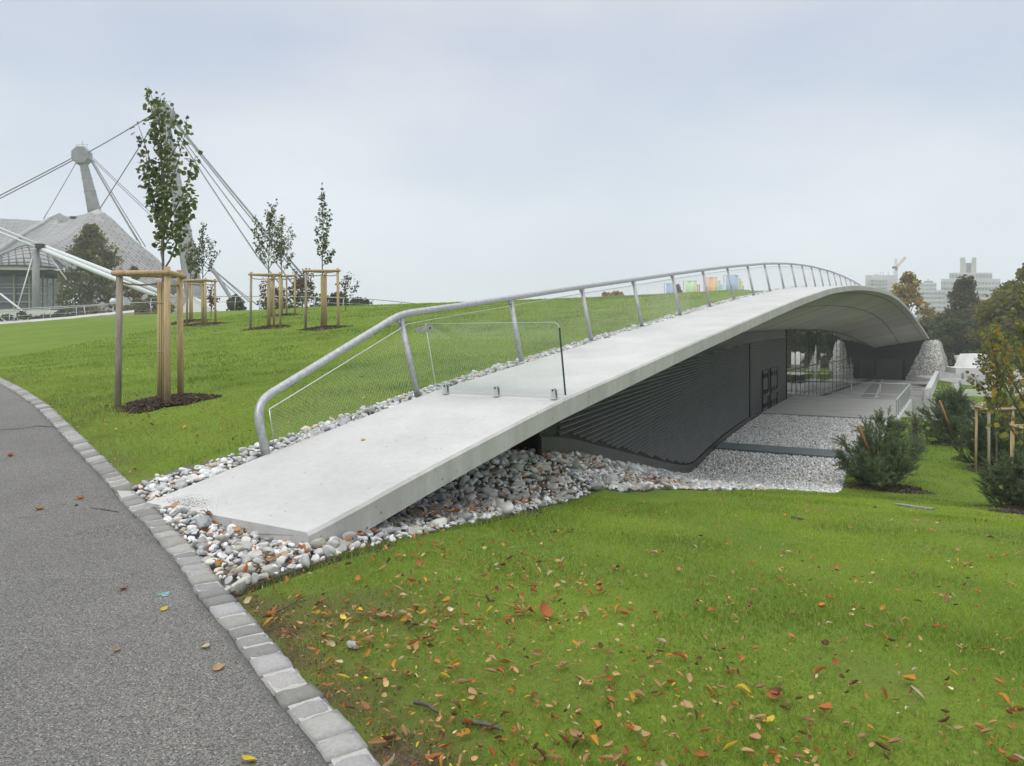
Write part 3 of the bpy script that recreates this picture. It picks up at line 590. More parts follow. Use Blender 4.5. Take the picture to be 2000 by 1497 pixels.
def net():      # diamond net of thin stainless wire strung between the two edge cables
    sp = .056; run = .62; V = []; Fc = []; S0, S1 = -2.56, PS * 23 - .2
    def seg(sa, va, sb, vb, r):
        n_ = max(1, int(abs(sb - sa) / .6)); pts = []
        for i in range(n_ + 1): q = i / n_; s = sa + (sb - sa) * q; v = va + (vb - va) * q; pts.append(lo_pt(s).lerp(hi_pt(s), v))
        a = Vector((nn[0], nn[1], 0)); b = len(V)
        for p in pts:
            for w in (0, 2.094, 4.189): V.append(p + a * (math.cos(w) * r) + Vector((0, 0, math.sin(w) * r)) + Vector((uu[0], uu[1], 0)) * (math.sin(w) * r))
        for i in range(len(pts) - 1):
            for j in range(3): Fc.append((b + i * 3 + j, b + i * 3 + (j + 1) % 3, b + i * 3 + 3 + (j + 1) % 3, b + i * 3 + 3 + j))
    s = S0 - run
    while s < S1:
        d = .0008 if s < 9 else (.0010 if s < 25 else .0016)
        if s < 12 or (int(round(s / sp)) % (2 if s < 30 else 3)) == 0:
            a, b, va, vb = s, s + run, 0, 1
            if a < S0: va = (S0 - a) / run; a = S0
            if b > S1: vb = 1 - (b - S1) / run; b = S1
            if b > a + .02: seg(a, va, b, vb, d); seg(a, 1 - va, b, 1 - vb, d)
        s += sp
    return mesh('wire_mesh', V, Fc, M_steel, RL)
net()
# ---------------------------------------------------------------- glass barrier across the ramp
GB = empty('glass_barrier', WP(.1, 1.1, .85), 'frameless clear glass screen standing across the ramp on three steel clamps', 'barrier')
zs0 = float(zprof(.1)) + .01; ln = Vector((nn[0], nn[1], 0)) * -.10
def gp(t, z): return WP(.1, t, zs0 + z) + ln * z
out = [gp(.12, .06), gp(2.03, .06)] + [gp(2.03 - r * .0, .06) for r in ()]
cor = [gp(2.08, .06), gp(2.08, .88)] + [gp(2.08 - .07 * (1 - math.cos(a)), .88 + .07 * math.sin(a)) for a in np.linspace(.2, 1.57, 5)] + [gp(.02 + .02, .95), gp(.14, .06)]
dv = Vector((uu[0], uu[1], 0)) * .017
m = MB(); m.prism(cor, dv); pane = m.build('pane', M_glass, GB)
m = MB(); m.bar(cor[0] + dv * .5 + Vector((nn[0], nn[1], 0)) * .004, cor[1] + dv * .5 + Vector((nn[0], nn[1], 0)) * .004, .022, .014); m.build('pane_edge', M_gedge, pane)
m = MB(); m.tube([p + dv * .5 for p in cor[1:-1]], .0035, 4); m.tube([cor[-2] + dv * .5, cor[-1] + dv * .5], .005, 4); m.build('pane_top_edge', MAT('polished_glass_edge', (.72, .78, .76), .2, .03), pane, True)
for t in (.3, 1.1, 1.93):
    e = MB(); c = gp(t, 0)
    e.box(c + Vector((0, 0, .012)), (.07, .09, .015), R(-31), None, .003)
    def plate(o):
        pr = []
        for a in np.linspace(0, math.pi, 8): pr.append((math.cos(a) * .030, .105 + .030 * math.sin(a)))
        pr = [(.030, .015)] + pr + [(-.030, .015)]
        e.prism([c + Vector((nn[0], nn[1], 0)) * q + Vector((0, 0, z)) + ln * z + Vector((uu[0], uu[1], 0)) * o for q, z in pr], Vector((uu[0], uu[1], 0)) * .012)
    plate(-.022); plate(.026); cl_ = e.build('clamp', M_rail, GB)
    b_ = MB(); q = gp(t, .115); b_.tube([q - Vector((uu[0], uu[1], 0)) * .03, q + Vector((uu[0], uu[1], 0)) * .05], .012, 8); b_.build('bolt', M_dark, cl_)
m = MB(); m.bar(gp(-.12, .86), gp(.16, .90), .02, .07); br = m.build('side_bracket', M_galv, GB)
m = MB(); m.tube([gp(.13, .89) - dv, gp(.13, .89) + dv * 2], .014, 8); m.build('bolt', M_dark, br)
# ---------------------------------------------------------------- cobbles and gravel
def ico(lv):
    g = (1 + 5 ** .5) / 2; V = [Vector(v).normalized() for v in ((-1, g, 0), (1, g, 0), (-1, -g, 0), (1, -g, 0), (0, -1, g), (0, 1, g), (0, -1, -g), (0, 1, -g), (g, 0, -1), (g, 0, 1), (-g, 0, -1), (-g, 0, 1))]
    Fc = [(0, 11, 5), (0, 5, 1), (0, 1, 7), (0, 7, 10), (0, 10, 11), (1, 5, 9), (5, 11, 4), (11, 10, 2), (10, 7, 6), (7, 1, 8), (3, 9, 4), (3, 4, 2), (3, 2, 6), (3, 6, 8), (3, 8, 9), (4, 9, 5), (2, 4, 11), (6, 2, 10), (8, 6, 7), (9, 8, 1)]
    for _ in range(lv):
        mid = {}; nf = []
        def md(a, b):
            k = (min(a, b), max(a, b))
            if k not in mid: V.append(((V[a] + V[b]) / 2).normalized()); mid[k] = len(V) - 1
            return mid[k]
        for a, b, c in Fc: x, y, z = md(a, b), md(b, c), md(c, a); nf += [(a, x, z), (b, y, x), (c, z, y), (x, y, z)]
        Fc = nf
    return arr([tuple(v) for v in V]), np.array(Fc)
def stone_shape(lv, seed):
    V, Fc = ico(lv); r_ = np.random.default_rng(seed)
    for _ in range(8):                                   # knock flats off a ball, then roughen
        d = r_.normal(size=3); d /= np.linalg.norm(d); h = r_.uniform(.42, .80); k = V @ d; V = V - np.where(k > h, (k - h) * .9, 0)[:, None] * d
    d = r_.normal(size=(4, 3)) * 1.9; V = V * (1 + .075 * np.sin(V @ d.T + r_.uniform(0, 6, 4)).sum(1))[:, None]
    return V * arr([1.0, r_.uniform(.65, .95), r_.uniform(.5, .72)]), Fc
def stone_cols(n_, r_):
    base = np.repeat(r_.choice([.30, .38, .46, .54, .60, .64], n_, p=[.08, .15, .22, .22, .19, .14])[:, None], 3, 1) * r_.uniform(.9, 1.1, (n_, 1))
    warm = r_.random(n_); base *= np.where(warm[:, None] < .10, arr([1.0, .86, .68]), np.where(warm[:, None] < .35, arr([1, .97, .91]), arr([.97, .99, 1.0])))
    return base * 1.1
def rot_mats(n_, r_, tilt=.5):
    a = r_.uniform(0, 6.283, n_); x = r_.normal(0, tilt, n_); y = r_.normal(0, tilt, n_); Z = np.zeros(n_); I = np.ones(n_)
    A = np.stack([np.cos(a), -np.sin(a), Z, np.sin(a), np.cos(a), Z, Z, Z, I], -1).reshape(-1, 3, 3)
    B = np.stack([I, Z, Z, Z, np.cos(x), -np.sin(x), Z, np.sin(x), np.cos(x)], -1).reshape(-1, 3, 3)
    C_ = np.stack([np.cos(y), Z, np.sin(y), Z, I, Z, -np.sin(y), Z, np.cos(y)], -1).reshape(-1, 3, 3)
    return A @ B @ C_
def scatter(name, pts, sizes, shapes, mat, r_, tilt=.4, cols=None, smooth=True):
    n_ = len(pts); Rm = rot_mats(n_, r_, tilt); pick = r_.integers(0, len(shapes), n_); cols = stone_cols(n_, r_) if cols is None else cols
    Vs, Fs, Cs = [], [], []; off = 0
    for q, (V, Fc) in enumerate(shapes):
        ids = np.where(pick == q)[0]
        if not len(ids): continue
        W_ = np.einsum('nij,vj->nvi', Rm[ids], V) * sizes[ids][:, None, None] + pts[ids][:, None, :]
        Vs.append(W_.reshape(-1, 3)); Fs.append((Fc[None] + (np.arange(len(ids)) * len(V))[:, None, None] + off).reshape(-1, Fc.shape[1])); Cs.append(np.repeat(cols[ids], len(V), 0)); off += len(ids) * len(V)
    return mesh(name, np.vstack(Vs), np.vstack(Fs), mat, None, smooth, np.vstack(Cs))
def jit_grid(x0, x1, y0, y1, sp, r_):
    X, Y = np.meshgrid(np.arange(x0, x1, sp), np.arange(y0, y1, sp), indexing='ij'); X = X.ravel() + r_.uniform(-.45, .45, X.size) * sp; Y = Y.ravel() + r_.uniform(-.45, .45, Y.size) * sp; return X, Y
def bz(x, y, strip=False): s, t = ST(x, y); return bed_z(s, t, strip)
rs = np.random.default_rng(21)
sh2 = [stone_shape(2, i) for i in range(7)]; sh1 = [stone_shape(1, i + 20) for i in range(7)]; sh0 = [stone_shape(0, i + 40) for i in range(6)]
# coarse cobbles under and round the low end of the ramp
x1_, y1_ = jit_grid(-5, 6.5, 3.6, 19, .062, rs); s_, t_ = ST(x1_, y1_)
k = low_mask(x1_, y1_) | ((t_ <= .15) & (s_ < -3.9) & in_peb(x1_, y1_)); k &= (s_ < 10.5 + rs.normal(0, .7, len(s_))) & ~((t_ > -.02) & (t_ < edgeL(s_) + .02) & (s_ > -3.98) & (s_ < -3.2)) & ((s_ < 1.2) | (t_ > latw(s_) + .10))
x1_, y1_, s_, t_ = x1_[k], y1_[k], s_[k], t_[k]
sz = np.clip(rs.lognormal(math.log(.036), .36, len(x1_)), .02, .085)
coarse = sstep(2.2, .9, t_ - np.where(s_ < 1, .3, latw(s_))) * (s_ > -2); sz = np.where(rs.random(len(sz)) < .16 * coarse + .02, np.clip(sz * 2.1, .06, .115), sz)
sz *= np.interp(s_, [4, 12], [1, .62])
pt = np.c_[x1_, y1_, bz(x1_, y1_) + sz * .30 + rs.uniform(-.01, .02, len(sz))]
order = np.argsort(-(sz / np.hypot(x1_, y1_)) * (t_ > 1.2)); keep = order[:240]; rest = np.setdiff1d(np.arange(len(sz)), keep)
tag(scatter('cobble_bed', pt[rest], sz[rest], sh2, M_stone, rs), kind='stuff')
ccol = stone_cols(len(keep), rs); names = [('pale', .52), ('mid grey', .40), ('dark grey', 0)]
smesh = []
for q, (V, Fc) in enumerate(sh2):
    for c_ in (.62, .50, .40, .31):
        me = bpy.data.meshes.new('cobble'); me.from_pydata([tuple(v) for v in V], [], [tuple(int(w) for w in f) for f in Fc]); me.polygons.foreach_set('use_smooth', np.ones(len(Fc), dtype=bool))
        a = me.color_attributes.new('Col', 'FLOAT_COLOR', 'POINT'); cc = np.ones((len(V), 4), dtype=np.float32); cc[:, :3] = np.array([c_, c_ * .985, c_ * (.95 if q % 3 else .86)]); a.data.foreach_set('color', cc.ravel()); me.materials.append(M_stone); smesh.append((me, c_))
for j, i in enumerate(keep):
    me, c_ = smesh[int(rs.integers(0, len(smesh)))]; o = bpy.data.objects.new('cobble', me); COL.objects.link(o); o.location = pt[i]; o.scale = (sz[i],) * 3; o.rotation_euler = (rs.normal(0, .35), rs.normal(0, .35), rs.uniform(0, 6.28))
    tag(o, {.62: 'whitish', .50: 'pale grey', .40: 'mid grey', .31: 'dark grey'}[c_] + ' rounded cobble lying loose in the bed beside the ramp', 'cobble', 'loose cobbles in the bed beside the ramp')
# strip of stones along the lawn side of the ramp
x1_, y1_ = jit_grid(-6, 34, 3.6, 62, .062, rs); s_, t_ = ST(x1_, y1_); k = up_mask(x1_, y1_) & (t_ < .0) & (s_ > -4.6); x1_, y1_, s_ = x1_[k], y1_[k], s_[k]
sz = np.clip(rs.lognormal(math.log(.036), .36, len(x1_)), .02, .08); k = rs.random(len(s_)) < np.interp(s_, [5, 25], [1, .75]); x1_, y1_, sz = x1_[k], y1_[k], sz[k]
tag(scatter('stone_strip', np.c_[x1_, y1_, bz(x1_, y1_, True) + sz * .32 + .01], sz, sh1, M_stone, rs), kind='stuff')
# fine gravel of the court
x1_, y1_ = jit_grid(1, 27, 14, 46, .075, rs); s_, t_ = ST(x1_, y1_); k = low_mask(x1_, y1_) & (s_ > 7 + rs.normal(0, .8, len(s_))) & (s_ < 36.2) & (t_ > latw(s_) + .1) & ~((s_ > 21.15) & (s_ < 22.95) & (t_ < 3.25)); x1_, y1_ = x1_[k], y1_[k]
sz = np.clip(rs.lognormal(math.log(.047), .26, len(x1_)), .028, .085)
tag(scatter('gravel', np.c_[x1_, y1_, bz(x1_, y1_) + sz * .35 - .01], sz, sh0, M_stone, rs, .6, stone_cols(len(sz), rs) * 1.28, False), kind='stuff')
# steel lawn edging along the cobbles
ed = [WP(s, t, 0) for s, t in LE[1:9]]; edp = []
for a, b in zip(ed[:-1], ed[1:]):
    for q in np.arange(0, 1, .12): p = a.lerp(b, q); edp.append(p)
m = MB()
for a, b in zip(edp[:-1], edp[1:]):
    za, zb = float(bz(a.x, a.y)) + .0, float(bz(b.x, b.y)) + .0; m.bar((a.x, a.y, za - .02), (b.x, b.y, zb - .02), .008, .06)
tag(m.build('lawn_edging', MAT('weathered_steel', (.10, .085, .07), .7, .3, 8)), 'thin rusty steel edging between the cobbles and the near lawn', 'edging')
# ---------------------------------------------------------------- grass
MULCH = []   # (x, y, r) filled below before the grass is sown
def on_lawn(x, y):
    s, t = ST(x, y); ok = (side(x, y) > .01) & ~in_peb(x, y)
    ok &= ~((t > -.02) & (t < edgeL(s) + .02) & (s > -4) & (s < 100))
    ok &= ~((s > 1) & (s < 102) & (t > 0) & (t < 3.0)) & ~((s > 36) & (s < 110) & (t > 0) & (t < 4.8)) & ~((s > 39) & (s < 51) & (t < 7.5) & (t > 0))
    for mx, my, mr in MULCH: ok &= ((x - mx) ** 2 + (y - my) ** 2 > (mr * .8) ** 2)
    return ok
def sow():
    r_ = np.random.default_rng(5); XY = []; L_ = []; W_ = []
    for y0, y1, dens, ln, wd in ((2.3, 3.6, 5200, .034, .0032), (3.6, 5, 4000, .036, .0036), (5, 7, 2600, .038, .0046), (7, 10, 1500, .042, .0062), (10, 15, 800, .046, .0095), (15, 24, 320, .052, .015), (24, 40, 110, .06, .026), (40, 74, 26, .07, .05)):
        wdt = .93 * y1 + 1; n_ = int(dens * (y1 - y0) * 2 * wdt); x = r_.uniform(-wdt, wdt, n_); y = r_.uniform(y0, y1, n_)
        k = (np.abs(x) < .80 * y + np.where(y < 15, .12 * y + 1.0, 0)) & on_lawn(x, y)
        thin = soil_w(x, y); k &= r_.random(n_) > thin * .93
        k &= r_.random(n_) < .80 + .2 * wob(x, y, 4, 9)
        x, y = x[k], y[k]; XY.append(np.c_[x, y]); lush = 1 + .35 * wob(x, y, 2.6, 12); L_.append(ln * r_.uniform(.55, 1.25, len(x)) * lush); W_.append(wd * r_.uniform(.7, 1.3, len(x)))
    XY = np.vstack(XY); L = np.concatenate(L_); Wd = np.concatenate(W_); n_ = len(XY); x, y = XY.T; z = hz(x, y) - .004
    a = r_.uniform(0, 6.283, n_); lean = r_.uniform(.25, 1.0, n_); h = L * np.cos(lean); d = L * np.sin(lean); b = r_.uniform(0, 6.283, n_)
    base = np.c_[x, y, z]; side_ = np.c_[np.cos(b), np.sin(b), np.zeros(n_)] * Wd[:, None] / 2; tip = base + np.c_[np.cos(a) * d, np.sin(a) * d, h]; mid = base * .45 + tip * .55 + np.c_[np.zeros(n_), np.zeros(n_), h * .16]
    V = np.stack([base - side_, base + side_, mid + side_ * .75, tip, mid - side_ * .75], 1).reshape(-1, 3); Fc = np.arange(n_ * 5).reshape(n_, 5)
    g = np.clip(.55 + .38 * wob(x, y, .5, 15) + .34 * wob(x, y, 2.6, 16) + r_.normal(0, .18, n_), 0, 1)[:, None]
    c = arr([.140, .235, .024]) * (1 - g) + arr([.375, .51, .062]) * g
    yel = (r_.random(n_) < .08 + .10 * np.clip(wob(x, y, 1.1, 18), 0, 1))[:, None]; c = np.where(yel, arr([.46, .40, .17]), c)
    dull = (np.exp(-np.clip(side(x, y), 0, 99) / 1.6) * (.55 + .3 * wob(x, y, 2.0, 19)))[:, None] * (ST(x, y)[0] < 1)[:, None]; dull = np.clip(dull, 0, .8); c = c * (1 - dull) + arr([.25, .25, .07]) * dull
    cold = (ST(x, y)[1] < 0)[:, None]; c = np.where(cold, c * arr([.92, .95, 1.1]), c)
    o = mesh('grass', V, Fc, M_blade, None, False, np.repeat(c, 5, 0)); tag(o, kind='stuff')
# ---------------------------------------------------------------- fallen leaves
LPROF = [(0, .12), (.18, .30), (.42, .42), (.68, .34), (.88, .16), (1, .02)]
def leaf_shape(cup, bend, tw):
    V = []
    for i, (l_, w_) in enumerate(LPROF):
        for j in (-1, -.5, 0, .5, 1):
            th = cup * j; r0 = w_ / max(abs(cup), .05); X = math.sin(th) * r0 if abs(cup) > .05 else w_ * j; Z = (1 - math.cos(th)) * r0 if abs(cup) > .05 else 0
            bz_ = bend * (l_ - .5) ** 2; a = tw * (l_ - .5); V.append((X * math.cos(a) - Z * math.sin(a), l_ - .5, Z * math.cos(a) + X * math.sin(a) + bz_))
    V = arr(V); V[:, 2] -= V[:, 2].min()
    Fc = [(i * 5 + j, i * 5 + j + 1, (i + 1) * 5 + j + 1, (i + 1) * 5 + j) for i in range(len(LPROF) - 1) for j in range(4)]
    return V, np.array(Fc)
LSH = [leaf_shape(c, b, t) for c, b, t in ((1.9, .5, .4), (2.8, .2, -.5), (1.5, .9, .9), (1.8, -.3, -1.1), (.9, .8, .7), (2.4, .8, 1.1), (1.1, 1.2, -.6), (3.3, .3, .3), (2.9, -.4, 1.3), (3.6, .2, -.4))]
LCOL = {'russet': (.36, .13, .04), 'tan': (.43, .28, .13), 'light brown': (.40, .235, .115), 'dark brown': (.12, .055, .028), 'ochre': (.46, .24, .04), 'pale': (.50, .41, .27), 'yellow': (.55, .42, .05)}
LW = [.27, .18, .24, .15, .09, .05, .02]
def leaf_z(x, y, under=False):
    if under: return bz(x, y) + .045
    return leaf_z0(x, y)
def leaf_z0(x, y):
    s, t = ST(x, y); return np.where((t > -.01) & (t < edgeL(s)) & (s > -3.95) & (s < 60), zprof(s) + .012, np.where(in_peb(x, y), bz(x, y) + .045, np.where(side(x, y) < -KW, hz(x, y) + .010, np.where(side(x, y) < 0, hz(x, y) + .03, hz(x, y) + .026))))
def litter():
    r_ = np.random.default_rng(77); X, Y = [], []
    for y0, y1, dens in ((2.4, 4.2, 480), (4.2, 7, 260), (7, 12, 70), (12, 20, 14), (20, 32, 1.6)):
        w = .8 * y1; n_ = int(dens * 2 * w * (y1 - y0)); x = r_.uniform(-w, w, n_); y = r_.uniform(y0, y1, n_); s, t = ST(x, y); d = side(x, y)
        p = .95 * np.exp(-np.clip(d, 0, 99) / 1.3) + .15 + .5 * wob(x, y, 2.4, 31) * np.exp(-np.clip(d, 0, 99) / 2.5)
        p = np.where(s > -3, p * .5, p); p = np.where((t < 0), (.50 * np.exp(-np.clip(d, 0, 99) / 2.4) + .05) * (s < 2.5), p); p = np.where(d < 0, .0022, p)
        k = (r_.random(n_) < p) & (np.abs(x) < .8 * y) & (on_lawn(x, y) | (d < -.0)) & ~((t > 0) & (t < edgeL(s)) & (s > -4)); X.append(x[k]); Y.append(y[k])
    nc = 230; yc = 2.5 + 7.5 * r_.random(nc) ** 1.3; xc = r_.uniform(-.75, .75, nc) * yc; dc = side(xc, yc); kc = (dc > 0) & (r_.random(nc) < .35 + .65 * np.exp(-np.clip(dc, 0, 9) / 1.6)) & (ST(xc, yc)[1] > 2.4); xc, yc = xc[kc], yc[kc]
    m_ = r_.integers(3, 11, len(xc)); xx = np.repeat(xc, m_) + r_.normal(0, .075, m_.sum()); yy = np.repeat(yc, m_) + r_.normal(0, .06, m_.sum()); k = on_lawn(xx, yy); X.append(xx[k]); Y.append(yy[k])
    n1 = 15000; x = r_.uniform(-5, 3, n1); y = r_.uniform(3.6, 14, n1); s, t = ST(x, y); band = np.exp(-((t - 1.75 + .35 * np.sin(s * 1.3)) / .40) ** 2) * (s > -2.5) * (s < 5) * .8 + (s < -3.3) * .8 * np.clip(wob(x, y, 3, 41) + .6, 0, 1) + .04 + .25 * (t < -.02) * (s < -1.5)
    k = in_peb(x, y) & (r_.random(n1) < band) & ~((t > -.02) & (t < edgeL(s) + .02) & (s > -4.02) & (s < -2.8)) & (s < 9) & ((s < 1.2) | (t > latw(s) + .15)); X.append(x[k]); Y.append(y[k])
    x = np.concatenate(X); y = np.concatenate(Y); inb = np.arange(len(x)) >= len(x) - len(X[-1]); n_ = len(x); size = np.clip(r_.lognormal(math.log(.026), .50, n_), .008, .066) * np.where(inb, 1.45, 1)
    keys = list(LCOL); ci = r_.choice(len(keys), n_, p=LW); ci = np.where(inb, r_.choice([0, 0, 2, 3, 1], n_), ci)
    Rm = rot_mats(n_, r_, .38); pts = np.c_[x, y, np.where(inb, bz(x, y) + r_.uniform(.05, .105, n_), leaf_z(x, y)) + r_.uniform(-.006, .008, n_) + np.where(inb, r_.uniform(-.02, .02, n_), 0)]
    big_ = np.argsort(-size / np.hypot(x, y) * (~inb)); keep = big_[:280]; rest = np.setdiff1d(np.arange(n_), keep)
    cv = arr([LCOL[keys[c]] for c in ci]) * r_.uniform(.9, 1.55, (n_, 1))
    sub = lambda ids, nme: scatter(nme, pts[ids], size[ids], LSH, M_dry, np.random.default_rng(8), .38, cv[ids], True)
    tag(sub(rest, 'leaf_litter'), kind='stuff')
    lib = {}
    for i in keep:
        c = int(ci[i]); q = int(r_.integers(0, len(LSH)))
        if (c, q) not in lib:
            V, Fc = LSH[q]; me = bpy.data.meshes.new('fallen_leaf'); me.from_pydata([tuple(v) for v in V], [], [tuple(int(w) for w in f) for f in Fc]); me.polygons.foreach_set('use_smooth', np.ones(len(Fc), dtype=bool))
            a = me.color_attributes.new('Col', 'FLOAT_COLOR', 'POINT'); cc = np.ones((len(V), 4), dtype=np.float32); cc[:, :3] = np.array(LCOL[keys[c]]) * (1 + .3 * V[:, 2:3]) * r_.uniform(.9, 1.1); a.data.foreach_set('color', cc.ravel()); me.materials.append(M_dry); lib[c, q] = me
        o = bpy.data.objects.new('fallen_leaf', lib[c, q]); COL.objects.link(o); o.location = pts[i]; o.scale = (size[i] * r_.uniform(.8, 1.2), size[i] * 1.1, size[i]); o.rotation_euler = (r_.normal(0, .35), r_.normal(0, .35), r_.uniform(0, 6.28))
        where = 'lawn on the far side of the ramp' if ST(x[i], y[i])[1] < 0 else ('asphalt path' if side(x[i], y[i]) < -KW else ('kerb setts' if side(x[i], y[i]) < 0 else 'near lawn'))
        tag(o, f'{keys[c]} curled autumn leaf lying on the {where}', 'leaf', f'{keys[c]} fallen leaves on the {where}')
    # leaves one can pick out by where they lie
    for px, py, c, sz_, lab in ((710, 860, 'yellow', .06, 'small yellow leaf lying alone on the concrete ramp'), (430, 1117, 'ochre', .085, 'orange yellow leaf lying on the cobbles before the ramp end'), (321, 1195, 'yellow', .05, 'folded yellow leaf on the path beside the kerb'), (402, 1271, 'pale', .06, 'pair of pale rounded leaves on the path by the kerb'), (428, 1311, 'tan', .06, 'tan shrivelled leaf on the path nearest the kerb'), (240, 1156, 'russet', .06, 'rust coloured leaf in the middle of the path'), (74, 999, 'ochre', .09, 'ochre leaf on the far part of the path'), (20, 893, 'russet', .09, 'reddish leaf on the path at the picture edge'), (158, 977, 'russet', .075, 'small brown leaf on the path close to the kerb'), (228, 1278, 'ochre', .04, 'tiny orange leaf in the lower middle of the path'), (1063, 1208, 'russet', .12, 'largest russet leaf standing up in the near lawn'), (485, 1494, 'yellow', .06, 'bright yellow leaf at the bottom of the path'), (338, 945, 'russet', .06, 'brown leaf lying at the edge of the concrete ramp')):
        if 'ramp' in lab and 'concrete' in lab:
            d = 6; 
            for _ in range(60): p = P(px, py, d); zz = float(zprof(ST(p.x, p.y)[0])) + .012; d *= 1 + .5 * (p.z - zz) / max(.3, CZ - zz)
            p.z = zz
        else: p = hit(px, py); p.z = float(leaf_z(p.x, p.y)) + .003
        V, Fc = LSH[6 if sz_ > .07 else 4]; o = mesh('fallen_leaf', V * sz_, Fc, M_dry, None, True, np.repeat([LCOL[c]], len(V), 0)); o.location = p; o.rotation_euler = (.5 if 'standing' in lab else .15, .2, r_.uniform(0, 6)); tag(o, lab, 'leaf')
litter()
r_ = np.random.default_rng(91); yc = r_.uniform(2.4, 6.5, 30000); xc = kx(yc) + np.abs(r_.normal(0, .6, 30000)); k = (r_.random(30000) < .25 * soil_w(xc, yc) + .02) & on_lawn(xc, yc); xc, yc = xc[k], yc[k]; n_ = len(xc)
tag(scatter('leaf_crumbs', np.c_[xc, yc, hz(xc, yc) + .008], r_.uniform(.006, .017, n_), LSH, M_dry, r_, .5, arr([(.26, .11, .045), (.34, .20, .10), (.12, .065, .035), (.20, .12, .06)])[r_.integers(0, 4, n_)] * r_.uniform(.7, 1.2, (n_, 1)), True), kind='stuff')
# loose stone, twigs, metal strip on the near lawn
p = hit(692, 1268); V, Fc = sh2[3]; o = mesh('stone', V * .042, Fc, M_stone, None, True, np.repeat([(.34, .34, .33)], len(V), 0)); o.location = p + Vector((0, 0, .02)); tag(o, 'grey angular stone lying in the thin grass near the kerb', 'stone')
for (a, b), r_, lab in ((((528, 1212), (595, 1172)), .006, 'thin straight twig on the bare soil near the steel edging'), (((810, 1382), (858, 1405)), .009, 'dark crooked twig lying among leaves by the kerb'), (((905, 1420), (985, 1440)), .011, 'thick dark twig at the bottom of the near lawn'), (((1545, 1015), (1570, 1018)), .02, 'short dark twig on the middle of the near lawn')):
    A, B = hit(*a), hit(*b); M_ = A.lerp(B, .45) + Vector((.01, .015, 0)); m = MB(); pts_ = []
    for q in (A, A.lerp(M_, .5), M_, M_.lerp(B, .5), B): pts_.append((q.x + random.uniform(-.006, .006), q.y, ground(q.x, q.y) + .022))
    m.tube(pts_, [r_, r_ * .95, r_ * .85, r_ * .7, r_ * .4], 6); tag(m.build('twig', M_bark, None, True), lab, 'twig')
# marks on the path: a patch seam and a faded dab of turquoise paint
def strip_on_path(name, pts, w, mat):
    V = []; Fc = []; Q = [hit(*p) for p in pts]; fin = []
    for a, b in zip(Q[:-1], Q[1:]): fin += [a.lerp(b, t) for t in np.linspace(0, 1, 12, endpoint=False)]
    fin.append(Q[-1])
    for i, p in enumerate(fin): d = (fin[min(i + 1, len(fin) - 1)] - fin[max(i - 1, 0)]).normalized(); n_ = Vector((-d.y, d.x, 0)); ww = w * random.uniform(.6, 1.3); V += [(q.x, q.y, ground(q.x, q.y) + .013) for q in (p + n_ * ww, p - n_ * ww)]
    Fc = [(2 * i, 2 * i + 1, 2 * i + 3, 2 * i + 2) for i in range(len(fin) - 1)]
    return tag(mesh(name, V, Fc, mat, None, True), kind='structure')
strip_on_path('path_seam', [(0, 842), (40, 839), (75, 834), (108, 836)], .012, MAT('seam_tar', (.06, .06, .06), .8, .2, 9))
strip_on_path('path_crack', [(130, 1003), (150, 990), (190, 996), (232, 1003)], .006, MAT('crack', (.05, .05, .05), .9, .2, 9))
p = hit(322, 1164); m = MB(); V = [(p.x, p.y, p.z + .012)] + [(p.x + math.cos(a) * .045 * random.uniform(.5, 1.2), p.y + math.sin(a) * .05 * random.uniform(.5, 1.2), p.z + .0115) for a in np.linspace(0, 6.283, 15)[:-1]]; m.add(V, [(0, i + 1, (i + 1) % 14 + 1) for i in range(14)])
tag(m.build('paint_mark', MAT('faded_paint', (.16, .30, .31), .85, .5, 70)), kind='structure')
# earth washed onto the low corner of the ramp
V_, C_ = [], []; r_ = np.random.default_rng(3); n_ = 800; a = r_.normal(0, .16, n_); b = np.abs(r_.normal(0, .11, n_)); S_ = -3.94 + b; T_ = .28 + a + .2 * r_.random(n_); k = (T_ > .02) & (S_ > -3.98); S_, T_ = S_[k], T_[k]
pt_ = arr([tuple(WP(s_, t_, float(zprof(s_)) + .012)) for s_, t_ in zip(S_, T_)]); tag(scatter('washed_soil', pt_, r_.uniform(.0015, .0042, len(pt_)), sh0, M_dry, r_, .5, np.repeat([(.10, .078, .052)], len(pt_), 0), False), kind='stuff')
# ---------------------------------------------------------------- trees
def leaf_cards(pts, dirs, size, cols, r_, shape=0):
    """one folded leaf (two quads on a midrib) at each point, pointing along dirs"""
    n_ = len(pts); d = dirs / np.maximum(np.linalg.norm(dirs, axis=1), 1e-6)[:, None]; a = r_.normal(size=(n_, 3)); a -= (a * d).sum(1)[:, None] * d; a /= np.linalg.norm(a, axis=1)[:, None]; b = np.cross(d, a)
    size = np.broadcast_to(size, (n_,))[:, None]; prof = [(0, 0), (.30, .44), (.62, .46), (1, .03)] if shape == 0 else [(0, 0), (.25, .36), (.55, .50), (1, .05)]
    fold = r_.uniform(.1, .45, (n_, 1)); V = []
    for l_, w_ in prof:
        c = pts + d * l_ * size; V += [c + a * w_ * size + b * fold * w_ * size, c - b * .0, c - a * w_ * size + b * fold * w_ * size]
    V = np.stack(V, 1).reshape(-1, 3); q = np.array([(0 + 3 * i, 1 + 3 * i, 4 + 3 * i, 3 + 3 * i) for i in range(3)] + [(1 + 3 * i, 2 + 3 * i, 5 + 3 * i, 4 + 3 * i) for i in range(3)])
    return V, (q[None] + (np.arange(n_) * 12)[:, None, None]).reshape(-1, 4), np.repeat(cols, 12, 0)
